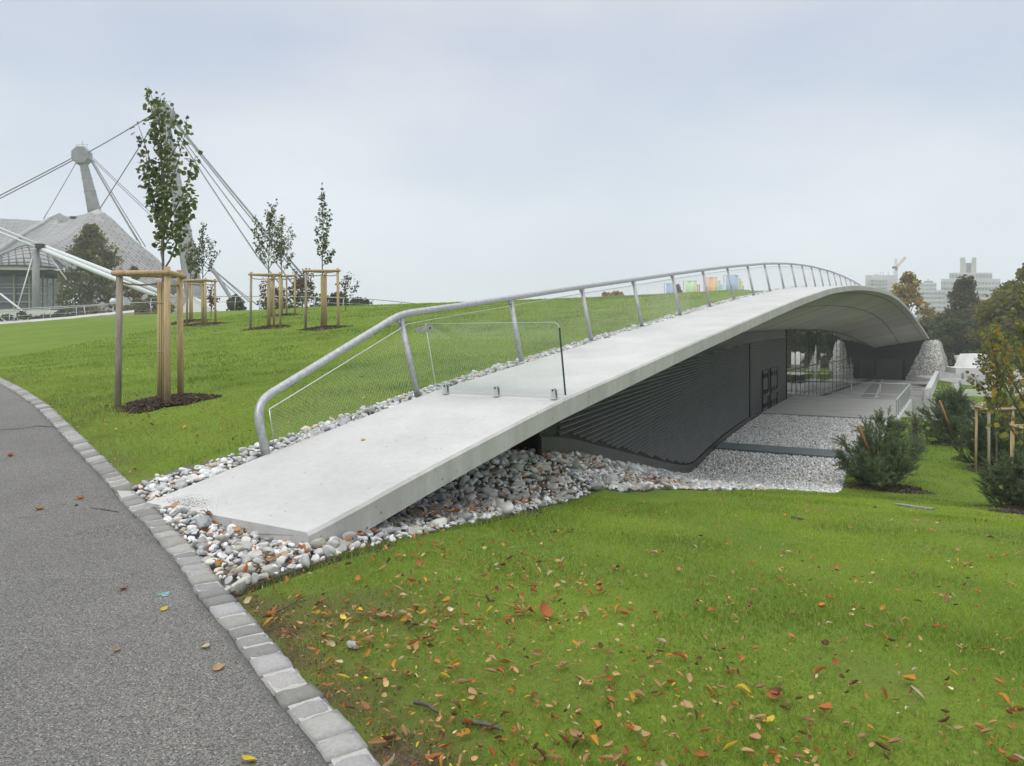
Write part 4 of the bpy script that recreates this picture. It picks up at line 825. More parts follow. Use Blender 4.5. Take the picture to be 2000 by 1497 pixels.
def young_tree(root, height, clear, wide, nbr, nleaf, lsize, pal, seed, tipdir=(0, 0), r0=.032, bias=0, open_=1.0, mat=M_barkg):
    """slim young tree: straight leader, steep limbs, leaves along the limbs; coordinates local to the root Empty"""
    r_ = np.random.default_rng(seed); top = arr([tipdir[0], tipdir[1], height])
    lead = [arr([.03 * math.sin(k * 1.3 + seed) * k / 9, .03 * math.cos(k * 1.7 + seed) * k / 9, height * k / 10]) for k in range(11)]
    for k in range(8, 11): lead[k][:2] += top[:2] * ((k - 7) / 3) ** 2
    m = MB(); m.tube(lead, [r0 * (1 - .9 * k / 10) for k in range(11)], 7); m.build('trunk', mat, root, True, True)
    tw = MB(); LP, LD = [], []
    lz = lambda z: np.array([np.interp(z, [p[2] for p in lead], [p[i] for p in lead]) for i in range(3)])
    for k in range(nbr):
        f = (k + r_.uniform(0, .7)) / nbr; z0 = clear + (height - clear) * f * .86; a = k * 2.4 + r_.uniform(-.5, .5); ln_ = wide * np.interp(f, [0, .12, .4, .7, 1], [.85, 1.0, .78, .36, .14]) * r_.uniform(.7, 1.25) * (1 + bias * math.cos(a))
        p = lz(z0); pts = [p]; el = r_.uniform(.80, 1.0) + .22 * f; d = arr([math.cos(a) * math.cos(el), math.sin(a) * math.cos(el), math.sin(el)]); st = ln_ / math.cos(el) / 6 * .9
        for q in range(6): d = d + arr([0, 0, .10]) + r_.normal(0, .07, 3); d /= np.linalg.norm(d); p = p + d * st; pts.append(p)
        tw.tube(pts, [r0 * .42 * (1 - .85 * i / 6) * (1 - .5 * f) + .002 for i in range(7)], 5)
        nl = int(nleaf / nbr * np.interp(f, [0, .25, .55, 1], [2.3, 1.35, .55, .30])); 
        for _ in range(nl):
            q = r_.uniform(.18, 1.02) ** .8; i = min(int(q * 6), 5); pp = pts[i] + (pts[i + 1] - pts[i]) * (q * 6 - i); off = r_.normal(0, 1, 3); off /= np.linalg.norm(off); rr = r_.uniform(.01, .10) * open_
            LP.append(pp + off * rr); LD.append(off * .6 + arr([0, 0, -.55]) + d * .3)
    for _ in range(int(nleaf * .10)): z = r_.uniform(clear + .3 * (height - clear), height); off = r_.normal(0, 1, 3); off /= np.linalg.norm(off); LP.append(lz(z) + off * r_.uniform(.02, .07)); LD.append(off * .7 + arr([0, 0, -.4]))
    tw.build('branches', mat, root, True, True)
    n_ = len(LP); LP = arr(LP); pal = arr(pal); c = pal[r_.integers(0, len(pal), n_)] * r_.uniform(.75, 1.3, (n_, 1))
    tipw = np.clip((np.hypot(LP[:, 0], LP[:, 1]) / wide - .55) * 1.4 + (LP[:, 2] / height - .7), 0, 1)[:, None] * .55
    c = c * (1 - tipw) + arr([.20, .25, .05]) * tipw if pal[:, 1].mean() > pal[:, 0].mean() * 1.05 else c
    V, Fc, C_ = leaf_cards(LP, arr(LD), lsize * r_.uniform(.6, 1.15, n_), c, r_); mesh('crown', V, Fc, M_leaf, root, False, C_, None, True)
GREEN = [(.125, .16, .072), (.16, .195, .085), (.105, .135, .062), (.22, .26, .085)]
GREY_G = [(.11, .13, .07), (.14, .155, .08), (.09, .105, .06), (.17, .19, .07)]
RED = [(.13, .06, .045), (.17, .085, .055), (.09, .06, .045), (.12, .10, .05)]
def frame(root, offs, h, thick, rz, wrapr):
    """three round stakes with half-round rails and coir rope round the trunk"""
    ca, sa = math.cos(rz), math.sin(rz); Q = [(ox * ca - oy * sa, ox * sa + oy * ca) for ox, oy in offs]
    for i, (x, y) in enumerate(Q):
        m = MB(); zg = ground(root.location.x + x, root.location.y + y) - root.location.z; lean = -.03
        m.tube([(x, y, zg - .1), (x * (1 + lean), y * (1 + lean), h * .5), (x * (1 + lean * 1.6), y * (1 + lean * 1.6), h + .06)], [thick, thick * .97, thick * .93], 10); m.build('stake', M_wood if i else M_woodg, root, True, True)
    for i in range(3):
        a, b = Vector((*Q[i], h - .03)) * 1, Vector((*Q[(i + 1) % 3], h - .03)); a.x *= .955; a.y *= .955; b.x *= .955; b.y *= .955; d = (b - a).normalized() * .08; m = MB(); o = Vector((0, 0, .0)) + Vector((d.y, -d.x, 0)).normalized() * thick * .9
        m.tube([a - d + o, b + d + o], thick * .78, 8); m.build('rail', M_wood, root, True, True)
    for i in range(3):
        a = Vector((*Q[i], h - .14)); c = Vector((0, 0, h - .16)); mid = (a + c) / 2 - Vector((0, 0, .05)); m = MB(); m.tube([a, a.lerp(mid, .5) - Vector((0, 0, .02)), mid, mid.lerp(c, .5) - Vector((0, 0, .01)), c], .016, 6); m.build('tie_rope', M_rope, root, True, True)
def reed_wrap(root, h, r):
    m = MB(); n_ = 16
    for i in range(n_): a = i * 6.283 / n_; w = random.uniform(.8, 1.1); m.tube([(math.cos(a) * r, math.sin(a) * r, .0), (math.cos(a + .05) * r * .98, math.sin(a + .05) * r * .98, h * random.uniform(.985, 1.0))], r * .20 * w, 5)
    w_ = m.build('reed_wrap', MAT('reed', (.50, .39, .20), .8, .35, 3, bmp=.2, stretch=(30, 30, .4)) if 'reed' not in bpy.data.materials else bpy.data.materials['reed'], root, True, True)
    for z in (.42 * h, .82 * h): m = MB(); m.tube([(math.cos(a) * r * 1.22, math.sin(a) * r * 1.22, z + .004 * math.sin(3 * a)) for a in np.linspace(0, 6.283, 20)], .006, 4); m.build('wire_tie', M_galv, w_, True, True)
def mulch(x, y, r, lab, elong=1.0, n_=900):
    r_ = np.random.default_rng(int(abs(x * 100 + y * 10))); ang = r_.uniform(0, 6.283, n_); rr = np.sqrt(r_.random(n_)) * r * (1 + .18 * np.sin(3 * ang + x) + .1 * np.sin(7 * ang)); px_, py_ = x + np.cos(ang) * rr * elong, y + np.sin(ang) * rr; hgt = .10 * r * np.clip(1 - (rr / r) ** 2, 0, 1)
    box = arr([(sx, sy, sz) for sz in (-1, 1) for sx, sy in ((-1, -1), (1, -1), (1, 1), (-1, 1))]) * arr([1, .38, .16]); fc = np.array([(3, 2, 1, 0), (4, 5, 6, 7), (0, 1, 5, 4), (1, 2, 6, 5), (2, 3, 7, 6), (3, 0, 4, 7)])
    cols = arr([(.045, .03, .022), (.07, .045, .03), (.10, .065, .045), (.035, .026, .02)])[r_.integers(0, 4, n_)] * r_.uniform(.7, 1.3, (n_, 1))
    bed = MB(); ks = 28; V = [(x, y, ground(x, y) + .10 * r)]
    for q, f in ((.5, .75), (.85, .25), (1.0, -.03 / max(r * .1, .01))):
        for i in range(ks): a = i * 6.283 / ks; R_ = r * q * (1 + .18 * math.sin(3 * a + x) + .1 * math.sin(7 * a)); V.append((x + math.cos(a) * R_ * elong, y + math.sin(a) * R_, ground(x + math.cos(a) * R_ * elong, y + math.sin(a) * R_) + .10 * r * f))
    Fb = [(0, 1 + i, 1 + (i + 1) % ks) for i in range(ks)] + [(1 + k * ks + i, 1 + (k + 1) * ks + i, 1 + (k + 1) * ks + (i + 1) % ks, 1 + k * ks + (i + 1) % ks) for k in range(2) for i in range(ks)]
    bo = mesh('mulch_bed', V, Fb, M_soil, None, True); tag(bo, lab, 'mulch')
    o = scatter('bark_chips', np.c_[px_, py_, hz(px_, py_) + hgt + .012], r_.uniform(.016, .042, n_), [(box, fc)], M_dry, r_, .5, cols, False); o.parent = bo; tag(o, kind='stuff')
    MULCH.append((x, y, r * max(1, elong * .9)))
TRI = [(-.58, -.10), (.42, -.34), (.30, .44)]
def staked(px, py, Y, h, clear, wide, nbr, nleaf, ls, pal, seed, fh, lab, flab, mlab, tip=(0, 0), bias=0, offs=TRI, rz=0, thick=.047, mr=.62, wrap=True, r0=.032, open_=1.0, moff=(.05, -.05), wr=.055):
    p = P(px, py, Y); z = ground(p.x, p.y); root = empty('young_tree', (p.x, p.y, z), lab, 'tree', 'staked young trees')
    young_tree(root, h, clear, wide, nbr, nleaf, ls, pal, seed, tip, r0, bias, open_)
    if wrap: reed_wrap(root, fh - .14, wr)
    fr = empty('tree_stakes', (p.x, p.y, z), flab, 'tree stakes', 'timber stakes around young trees'); frame(fr, offs, fh, thick, rz, .06)
    mulch(p.x + moff[0], p.y + moff[1], mr, mlab, 1.15, 1500 if Y < 15 else 420)
    return root
staked(318, 775, 11.2, 4.78, 1.98, .82, 22, 1150, .078, GREEN, 3, 1.97, 'tallest young lime tree with dense dark green leaves standing nearest the path', 'weathered timber stakes round the tallest young tree by the path', 'dark bark mulch under the tallest young tree', tip=(-.22, 0), bias=.05, offs=[(-.62, -.12), (.17, -.22), (.10, .38)], wr=.068, thick=.05, mr=.55)
staked(630, 630, 25.3, 5.0, 2.1, .62, 14, 520, .082, GREY_G, 12, 2.0, 'slender young tree standing alone, rightmost of the staked ones on the hill', 'three pale stakes round the rightmost young tree on the hill', 'bark mulch under the rightmost young tree on the hill', bias=.1, offs=[(-.56, -.1), (.56, -.08), (-.02, .5)], mr=.72)
staked(525, 632, 27.6, 4.7, 2.1, .85, 18, 800, .082, GREY_G, 31, 2.0, 'broad sparse young tree with stakes, front one of the pair left of the lone tree', 'pale stakes round the front tree of the middle pair', 'bark mulch under the front tree of the middle pair', bias=-.15, tip=(.3, 0), offs=[(-.62, -.2), (.48, -.30), (.08, .5)], rz=.1, mr=.75)
staked(550, 609, 36.5, 5.0, 2.0, .95, 15, 620, .088, GREY_G, 44, 2.0, 'young tree half hidden behind the front tree of the middle pair', 'pale stakes behind the front tree of the middle pair', 'bark mulch strip under the rear tree of the middle pair', offs=[(-.5, 0), (.7, -.1), (.1, .5)], mr=.8)
staked(396, 632, 32.5, 4.6, 2.0, .75, 14, 620, .085, GREY_G, 57, 1.98, 'young yellowish green tree right behind the tallest young tree', 'pale stakes round the yellowish tree behind the tallest one', 'bark mulch under the yellowish tree behind the tallest one', bias=.2, offs=[(-.75, .1), (.25, -.3), (.4, .4)], mr=.85)
staked(372, 624, 36.0, 4.2, 1.9, .65, 12, 330, .11, [(.13, .15, .05), (.10, .12, .045), (.16, .17, .05)], 63, 1.98, 'light green young tree showing beside the stakes of the tallest tree', 'grey stakes farthest left of the pair behind the tallest tree', 'bark mulch at the far left of the rear pair of trees', offs=[(-.65, .05), (.2, -.3), (.45, .4)], mr=.85)
def sapling(px, Y, h, wide, nleaf, pal, seed, lab, multi=3, ls=.12, zoff=0):
    p = P(px, 600, Y); z = ground(p.x, p.y) + zoff; root = empty('sapling', (p.x, p.y, z), lab, 'sapling', 'reddish saplings on the hill crest'); r_ = random.Random(seed)
    young_tree(root, h, h * .18, wide, 9, nleaf, ls, pal, seed, (r_.uniform(-.2, .2), 0), .022, r_.uniform(-.4, .4), 1.6, M_bark)
sapling(675, 38.5, 1.75, .85, 190, RED, 71, 'small reddish sapling right of the lone staked tree', ls=.11)
sapling(600, 44, 2.3, .95, 230, RED, 72, 'reddish sapling between the middle pair and the lone tree')
sapling(577, 47, 2.6, .75, 220, RED, 73, 'dark red sapling just behind the middle pair of trees')
sapling(412, 40, 1.9, .45, 150, RED, 74, 'narrow reddish sapling right of the yellowish tree')
sapling(518, 50, 2.0, .8, 160, RED, 75, 'thin reddish sapling behind the stakes of the front middle tree')
# big background trees
def bg_tree(name, base, h, wx, pal, lab, seed, nclump=60, per=90, ls=.35, cat='tree', trunkh=.2, shape='egg', group=None, dens=1.0):
    r_ = np.random.default_rng(seed); root = empty(name, base, lab, cat, group); H_ = h; tr = h * .022 + .03
    m = MB(); m.tube([(0, 0, -.5), (.02 * h * math.sin(seed), 0, H_ * .4), (0, .01 * h, H_ * .9)], [tr, tr * .7, tr * .15], 8); m.build('trunk', M_bark, root, True, True)
    C_, S_ = [], []; lm = MB()
    for k in range(nclump):
        f = r_.uniform(0, 1) ** .9; z = H_ * (trunkh + (1 - trunkh) * f * .96)
        w = {'egg': np.interp(f, [0, .15, .4, .75, 1], [.55, .9, 1, .62, .10]), 'cone': np.interp(f, [0, .1, .5, 1], [.8, 1, .62, .04]), 'bush': np.interp(f, [0, .4, .8, 1], [1, 1, .7, .25])}[shape] * wx * (1 + .18 * math.sin(k * 1.7 + seed))
        a = r_.uniform(0, 6.283); rr = w * math.sqrt(r_.uniform(.12, 1)) * .9; c = arr([math.cos(a) * rr, math.sin(a) * rr, z]); C_.append(c); S_.append(wx * r_.uniform(.16, .30) * (1 - .4 * f))
        if k % 3 == 0: lm.tube([(0, 0, z * .72), (c[0] * .5, c[1] * .5, z * .86), tuple(c)], [tr * .35, tr * .22, tr * .06], 4)
    lm.build('limbs', M_bark, root, True, True); C_ = arr(C_); S_ = arr(S_); n_ = int(nclump * per * dens); i = r_.integers(0, nclump, n_); o = r_.normal(0, 1, (n_, 3)); o /= np.linalg.norm(o, axis=1)[:, None]
    rad = S_[i] * r_.uniform(.35, 1.12, n_); pts = C_[i] + o * rad[:, None] * arr([1.15, 1.15, .8]); pts[:, 2] = np.maximum(pts[:, 2], .05 * h)
    pal = arr(pal); cc = pal[r_.integers(0, len(pal), nclump)]; c = cc[i] * .65 + pal[r_.integers(0, len(pal), n_)] * .35; c = c * r_.uniform(.65, 1.35, (n_, 1))
    V, Fc, K = leaf_cards(pts, o * .8 + arr([0, 0, -.2]) + r_.normal(0, .4, (n_, 3)), ls * r_.uniform(.6, 1.3, n_), c, r_); mesh('crown', V, Fc, M_leaf, root, False, K, None, True); return root
DKG = [(.085, .115, .045), (.11, .14, .05), (.13, .15, .055), (.07, .095, .042)]
OLIVE = [(.16, .17, .05), (.21, .20, .055), (.12, .135, .048), (.27, .235, .055)]
YEL = [(.36, .28, .05), (.28, .25, .055), (.42, .29, .05), (.20, .21, .055), (.40, .22, .05)]
DK2 = [(.085, .09, .038), (.115, .112, .042), (.065, .072, .034), (.16, .135, .045)]
def atY(px, Y, z): return ((px - 1000) / F * Y, Y, z)
bg_tree('autumn_tree', atY(1772, 128, -3.5), 16.5, 4.6, YEL, 'yellow autumn tree rising behind the far shoulder of the roof', 81, 70, 70, .42, dens=.8)
bg_tree('dark_tree', atY(1884, 118, -3.5), 14.6, 6.0, DK2, 'tall dark brownish green tree below the twin tower block', 82, 110, 90, .36, shape='cone')
bg_tree('dark_tree', atY(1940, 125, -3.5), 11.5, 4.0, DK2, 'lower dark tree on the right shoulder of the tall dark tree', 83, 60, 80, .38)
bg_tree('hedge_tree', atY(1862, 100, -4), 8.0, 3.6, DKG, 'dark green thicket between the gravel bank and the white stair block', 84, 70, 120, .28, shape='bush', trunkh=.05)
bg_tree('hedge_tree', atY(1845, 112, -4), 9.0, 3.2, [(.05, .07, .025), (.09, .09, .03), (.04, .055, .02)], 'olive thicket close behind the tip of the roof', 85, 60, 100, .3, shape='bush', trunkh=.05)
bg_tree('hedge_tree', atY(1915, 104, -4), 8.5, 4.4, DKG, 'dark thicket behind the white stair block', 86, 70, 110, .3, shape='bush', trunkh=.05)
bg_tree('olive_tree', atY(1975, 74, -3), 10.2, 4.2, OLIVE, 'olive and yellow tree behind the maples at the right edge', 87, 90, 110, .26, dens=1.1)
bg_tree('olive_tree', atY(2060, 66, -3), 10.5, 4.4, OLIVE, 'olive tree cut off by the right picture edge', 88, 80, 100, .26)
bg_tree('row_tree', (70, 94, -3.5), 13, 6.0, DKG, 'dense green tree of the row reflected in the glass front, nearest to the hall', 89, 70, 90, .5)
bg_tree('row_tree', (82, 103, -3.5), 15, 6.5, DKG, 'dense green tree of the row reflected in the glass front, farthest from the hall', 90, 70, 90, .5)
for i, (x, y, h, w) in enumerate(((60, 112, 6.3, 4.2), (66.5, 119, 8, 5), (73, 128, 9.5, 5.5), (81, 136, 11, 6), (62, 106, 7.2, 4.5), (68, 114, 7.5, 5), (74, 112, 9, 5.5), (84, 116, 12, 6.5), (90, 104, 14, 6.5), (88, 128, 15, 7))):
    bg_tree('row_tree', (x, y, -4), h, w, DKG, ('dark bushy tree filling the thicket behind the white stair block', 'dark bushy tree of the thicket right of the tall dark tree')[i > 5], 140 + i, 44, 80, .42, shape='bush', trunkh=.06, group='trees of the thicket right of the hall')
bg_tree('row_tree', (50, 70, -3.2), 12, 5.0, OLIVE, 'olive tree beyond the right picture edge reflected in the glass', 97, 60, 90, .4)
bg_tree('autumn_bush', atY(1197, 95, 3.9), 3.6, 2.2, YEL, 'small round yellow tree behind the crest seen through the railing', 91, 40, 60, .3, shape='bush', trunkh=.1)
bg_tree('autumn_bush', atY(1322, 98, 4.1), 4.4, 1.0, [(.16, .14, .03), (.20, .17, .04), (.10, .10, .03)], 'narrow olive yellow tree beside the blue banner', 92, 24, 50, .3, trunkh=.1)
bg_tree('dense_tree', atY(180, 119, 1.0), 19.0, 5.2, [(.13, .14, .05), (.17, .165, .055), (.10, .11, .042), (.24, .20, .05)], 'large full crowned green tree in front of the tent roof', 93, 120, 110, .34, trunkh=.08)
bg_tree('autumn_bush', atY(262, 122, 2.0), 11.5, 2.2, [(.24, .19, .035), (.14, .14, .04), (.28, .17, .03)], 'yellow tinged young tree right of the large tree before the tent roof', 94, 45, 70, .3, trunkh=.1)
bg_tree('shrub', atY(300, 90, 3.4), 3.2, 2.4, [(.10, .11, .035), (.18, .14, .04)], 'olive shrub behind the end of the left fence', 95, 40, 60, .26, 'shrub', .05, 'bush')
for i, (px, Y, h, w, lab) in enumerate(((590, 82, 3.9, 2.6, 'grey green bush behind the fence left of the lone tree'), (660, 84, 2.6, 1.9, 'grey green bush behind the reddish sapling'), (535, 84, 3.2, 1.8, 'grey green bush behind the front middle tree'), (702, 86, 2.2, 1.6, 'low bush behind the fence at the right of the saplings'), (460, 84, 2.4, 1.0, 'thin pale bush at the foot of the mast cables'))):
    bg_tree('shrub', atY(px, Y, 4.0), h, w, [(.09, .10, .055), (.12, .115, .06), (.07, .08, .045)], lab, 101 + i, 34, 44, .26, 'shrub', .05, 'bush', 'bushes behind the crest fence', .8)
for i, px in enumerate((15, 45, 72, 92, 118, 142, 165, 190, 215, 245)):
    Y = 78 + i * .6; z = ground((px - 1000) / F * Y, Y); bg_tree('low_shrub', atY(px, Y, z), 1.5 + .3 * math.sin(i * 2), .95, [(.07, .08, .04), (.10, .10, .045), (.20, .15, .04) if i in (7, 8) else (.05, .065, .03)], 'low clipped shrub in the row behind the left fence', 120 + i, 16, 46, .17, 'shrub', .02, 'bush', 'row of low shrubs behind the left fence')
# pine bushes with props
def pine(root, h, wx, nshoot, seed, tint=1.0):
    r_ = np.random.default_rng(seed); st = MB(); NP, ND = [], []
    stems = []
    for k in range(30):
        a = k * 2.4 + r_.uniform(-.4, .4); f = r_.uniform(.3, 1); el = r_.uniform(.12, 1.35); tip = arr([math.cos(a) * wx * f * math.cos(el) * 1.25, math.sin(a) * wx * f * math.cos(el) * 1.25, h * np.clip(.12 + .80 * math.sin(el) * r_.uniform(.7, 1.05), .10, 1)])
        p0 = arr([0, 0, .05 + .1 * r_.random()]); midp = p0 * .5 + tip * .5 + arr([tip[0] * .12, tip[1] * .12, -.1 * h]); pts = [p0, (p0 + midp) / 2, midp, (midp + tip) / 2 + arr([0, 0, .03]), tip]; stems.append(pts); st.tube(pts, [.030, .024, .017, .011, .005], 5)
    for k in range(nshoot):
        pts = stems[int(r_.integers(0, 30))]; q = r_.uniform(.15, 1) ** .6 * 4; i = min(int(q), 3); p = pts[i] + (pts[i + 1] - pts[i]) * (q - i); out = arr([p[0], p[1], 0]); out /= np.linalg.norm(out) + .05
        d = out * r_.uniform(.3, 1) + arr([0, 0, r_.uniform(.15, .95)]) + r_.normal(0, .40, 3); d /= np.linalg.norm(d); L = r_.uniform(.16, .46) * h / 2.2; b = p + d * L + arr([0, 0, .05]); st.tube([p, p + d * L * .55, b], [.006, .005, .003], 3)
        n_ = 60
        for u_ in np.linspace(.25, 1.0, n_): NP.append(p + (b - p) * u_); v = r_.normal(size=3); v -= (v @ d) * d; v /= np.linalg.norm(v) + 1e-6; ND.append(v * .8 + d * (.55 + .9 * (u_ > .93)))
    st.build('branches', M_bark, root, True, True); NP = arr(NP); ND = arr(ND); n_ = len(NP); ND /= np.linalg.norm(ND, axis=1)[:, None]; ln_ = r_.uniform(.05, .10, n_)[:, None] * h / 2.0; a = np.cross(ND, r_.normal(size=(n_, 3))); a /= np.linalg.norm(a, axis=1)[:, None]; w = .0075
    V = np.stack([NP - a * w, NP + a * w, NP + ND * ln_], 1).reshape(-1, 3); lev = np.clip(NP[:, 2] / h, 0, 1)[:, None]; pal = arr([(.165, .24, .13), (.20, .275, .13), (.13, .20, .115), (.26, .31, .12)])
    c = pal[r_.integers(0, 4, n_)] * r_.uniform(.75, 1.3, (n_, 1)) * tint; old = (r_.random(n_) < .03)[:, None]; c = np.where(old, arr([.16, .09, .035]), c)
    mesh('needles', V, np.arange(n_ * 3).reshape(n_, 3), M_needle, root, False, np.repeat(c, 3, 0), None, True)
def put_pine(px, py, Y, h, wx, ns, seed, lab, prop=None, proplab=None, mr=0, mlab=None, tint=1.0):
    p = P(px, py, Y); z = ground(p.x, p.y); root = empty('pine_bush', (p.x, p.y, z), lab, 'pine', 'pine bushes on the lower lawn'); pine(root, h, wx, ns, seed, tint)
    if prop: a, b = P(*prop[0]), P(*prop[1]); m = MB(); m.tube([b, b.lerp(a, .5), a], [.045, .044, .042], 9); tag(m.build('prop_stake', MAT('new_timber', (.36, .19, .085), .8, .25, 3, bmp=.2, stretch=(9, 9, 1)) if 'new_timber' not in bpy.data.materials else bpy.data.materials['new_timber'], None, True), proplab, 'stake')
    if mr: mulch(p.x + .15, p.y - .25, mr, mlab, 1.35, 700)
put_pine(1716, 945, 21.6, 2.35, 1.25, 850, 5, 'nearest bushy pine, standing at the corner of the gravel court', ((1677, 832, 20.9), (1701, 893, 21.3)), 'slanting brown stake in front of the nearest pine', .85, 'bark mulch under the nearest pine')
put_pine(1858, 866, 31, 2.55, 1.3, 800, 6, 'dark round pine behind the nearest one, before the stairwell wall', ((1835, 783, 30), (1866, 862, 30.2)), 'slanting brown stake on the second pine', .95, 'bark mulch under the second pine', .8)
put_pine(1932, 920, 25, 2.35, 1.0, 700, 7, 'dark pine between the second pine and the right edge', None, None, .8, 'bark mulch under the third pine', .7)  # needle colour darkened by its tint
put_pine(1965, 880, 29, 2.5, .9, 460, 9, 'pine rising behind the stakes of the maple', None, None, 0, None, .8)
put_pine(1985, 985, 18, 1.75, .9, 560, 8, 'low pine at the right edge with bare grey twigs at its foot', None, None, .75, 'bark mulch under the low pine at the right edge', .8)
put_pine(1787, 850, 31, 1.5, .32, 70, 10, 'small slim pine seedling by the white concrete edge', None, None, 0, None, 1.5)
# maples at the right edge
MAPLE = [(.17, .21, .055), (.21, .24, .06), (.12, .155, .045), (.15, .18, .05), (.34, .27, .05), (.36, .22, .04)]
def maple(px, py, Y, h, clear, wide, nb, nl, ls, seed, lab, stk=None, slab=None, mlab=None, mr=.5):
    p = P(px, py, Y); z = ground(p.x, p.y); root = empty('maple_tree', (p.x, p.y, z), lab, 'tree', 'maples at the right edge'); young_tree(root, h, clear, wide, nb, nl, ls, MAPLE, seed, (0, 0), .045, 0, 2.4, M_bark)
    if stk: fr = empty('tree_stakes', (p.x + stk[2], p.y + stk[3], z), slab, 'tree stakes', 'timber stakes around young trees'); frame(fr, stk[0], stk[1], .043, .3, .06)
    if mlab: mulch(p.x - .1, p.y, mr, mlab, 1.3, 700)
maple(1946, 900, 24, 4.9, 1.9, .85, 20, 760, .125, 201, 'young maple with green and orange leaves behind the first stakes', ([(-.55, -.3), (.5, -.3), (-.1, .55)], 2.15, -.1, 0), 'brown stakes round the maple with orange leaves')
maple(2004, 1032, 13.2, 4.3, 1.0, 1.05, 18, 480, .105, 202, 'maple at the right picture edge with its dark stem on mulch', None, None, 'bark mulch at the foot of the maple at the picture edge', .42)
maple(2034, 930, 18.5, 4.7, 1.8, 1.1, 20, 820, .11, 203, 'maple partly cut off by the right picture edge behind its stakes', ([(-.62, -.3), (.5, -.3), (-.25, .5)], 2.05, -.1, 0), 'stakes with rope at the right picture edge')
# ---------------------------------------------------------------- white walls, steps and bollards at the right
def wall_poly(name, pts, h0, th, mat, lab, cat='wall', zt=None):
    """a wall along ground points (x, y) from z = h0 up to the tops zt"""
    m = MB(); n_ = len(pts); V = []; Fc = []
    for i, (x, y) in enumerate(pts):
        a = Vector(pts[max(i - 1, 0)]); b = Vector(pts[min(i + 1, n_ - 1)]); d = (b - a).normalized(); q = Vector((-d.y, d.x)) * th
        V += [(x, y, h0), (x, y, zt[i]), (x + q.x, y + q.y, zt[i]), (x + q.x, y + q.y, h0)]
    for i in range(n_ - 1):
        for b in range(4): c = (b + 1) % 4; Fc.append((4 * i + b, 4 * i + c, 4 * i + 4 + c, 4 * i + 4 + b))
    Fc += [(3, 2, 1, 0), tuple(4 * (n_ - 1) + q for q in range(4))]; m.add(V, Fc)
    return tag(m.build(name, mat), lab, cat)
q = lambda px, py, Y: P(px, py, Y)
a, b = q(1867, 719, 84), q(2140, 722, 80)
stair = wall_poly('stair_block', [(a.x, a.y), (b.x, b.y)], -4.2, 4.5, M_wconc, 'white concrete stair block with a sloping cheek wall before the dark thicket', 'stairs', [a.z, a.z])
c0, c1 = q(1880, 719, 85.5), q(1893, 692, 87.5); c2 = q(1905, 692, 89)
m = MB(); m.prism([(c0.x, c0.y, c0.z - .05), (c1.x, c1.y, c1.z), (c1.x + 2.6, c1.y + 1.5, c1.z), (c1.x + 8.5, c1.y + 2, -1.9), (c0.x + 9, c0.y + 2, -1.95)], (.25, 2.2, 0)); m.build('cheek_wall', M_wconc, stair)
m = MB()
for i in range(8): m.box((c1.x + 5 + i * .15, 89.6 + i * .35, -1.78 + i * .16), (10, .4, .18))
m.build('steps', M_wconc, stair)
a, b = q(1950, 704, 96), q(2120, 704, 96); wall_poly('rear_wall', [(a.x, a.y), (b.x, b.y)], -4, .4, M_wconc, 'long pale wall on the slope behind the white stair block', 'wall', [a.z, a.z])
a, b, c = q(1870, 761, 57), q(1990, 764, 55), q(2140, 766, 54); wall_poly('garden_wall', [(a.x, a.y), (b.x, b.y), (c.x, c.y)], -4.2, .4, M_wconc, 'low white garden wall along the front of the lawn strip', 'wall', [a.z] * 3)
a, b = q(1912, 791, 44), q(2140, 794, 43); wall_poly('garden_wall', [(a.x, a.y), (b.x, b.y)], -4.2, .4, M_wconc, 'white garden wall nearest the maples, behind the stakes', 'wall', [a.z] * 2)
a = q(1866, 765, 60); m = MB(); m.box((a.x, a.y, -2.6), (.45, .5, .95), R(-8), None, .03); tag(m.build('concrete_block', M_wconc), 'small white concrete block standing on the lawn strip', 'block')
def patch(name, pts, z, mat):
    m = MB(); m.add([(x, y, z) for x, y in pts], [tuple(range(len(pts)))]); tag(m.build(name, mat), kind='structure')
patch('pavement', [(46.5, 86), (80, 82), (80, 54), (40, 60.5), (43, 72)], -2.80, MAT('pale_pavement', (.42, .415, .40), .85, .08, 1.5))
for i, (px, pt_, pb, Y, lab) in enumerate(((1880, 728, 744, 79, 'farthest of the three grey bollards on the lawn strip'), (1893, 733, 751, 72, 'middle one of the three grey bollards on the lawn strip'), (1910, 740, 759, 65, 'nearest of the three grey bollards on the lawn strip'))):
    t_, b_ = P(px, pt_, Y), P(px, pb, Y); m = MB(); m.tube([(t_.x, t_.y, min(b_.z, -2.9)), (t_.x, t_.y, t_.z - .04), (t_.x, t_.y, t_.z)], [.14, .14, .12], 10); tag(m.build('bollard', M_galv, None, True), lab, 'bollard')
a, b = hit(1750, 989), hit(1822, 998); m = MB(); m.bar((a.x, a.y, a.z + .03), (b.x, b.y, b.z + .02), .12, .03); tag(m.build('drain_grate', MAT('drain_metal', (.20, .23, .24), .5, .15, 4, metal=.3)), 'thin grey metal drain strip lying in the lower lawn', 'drain')
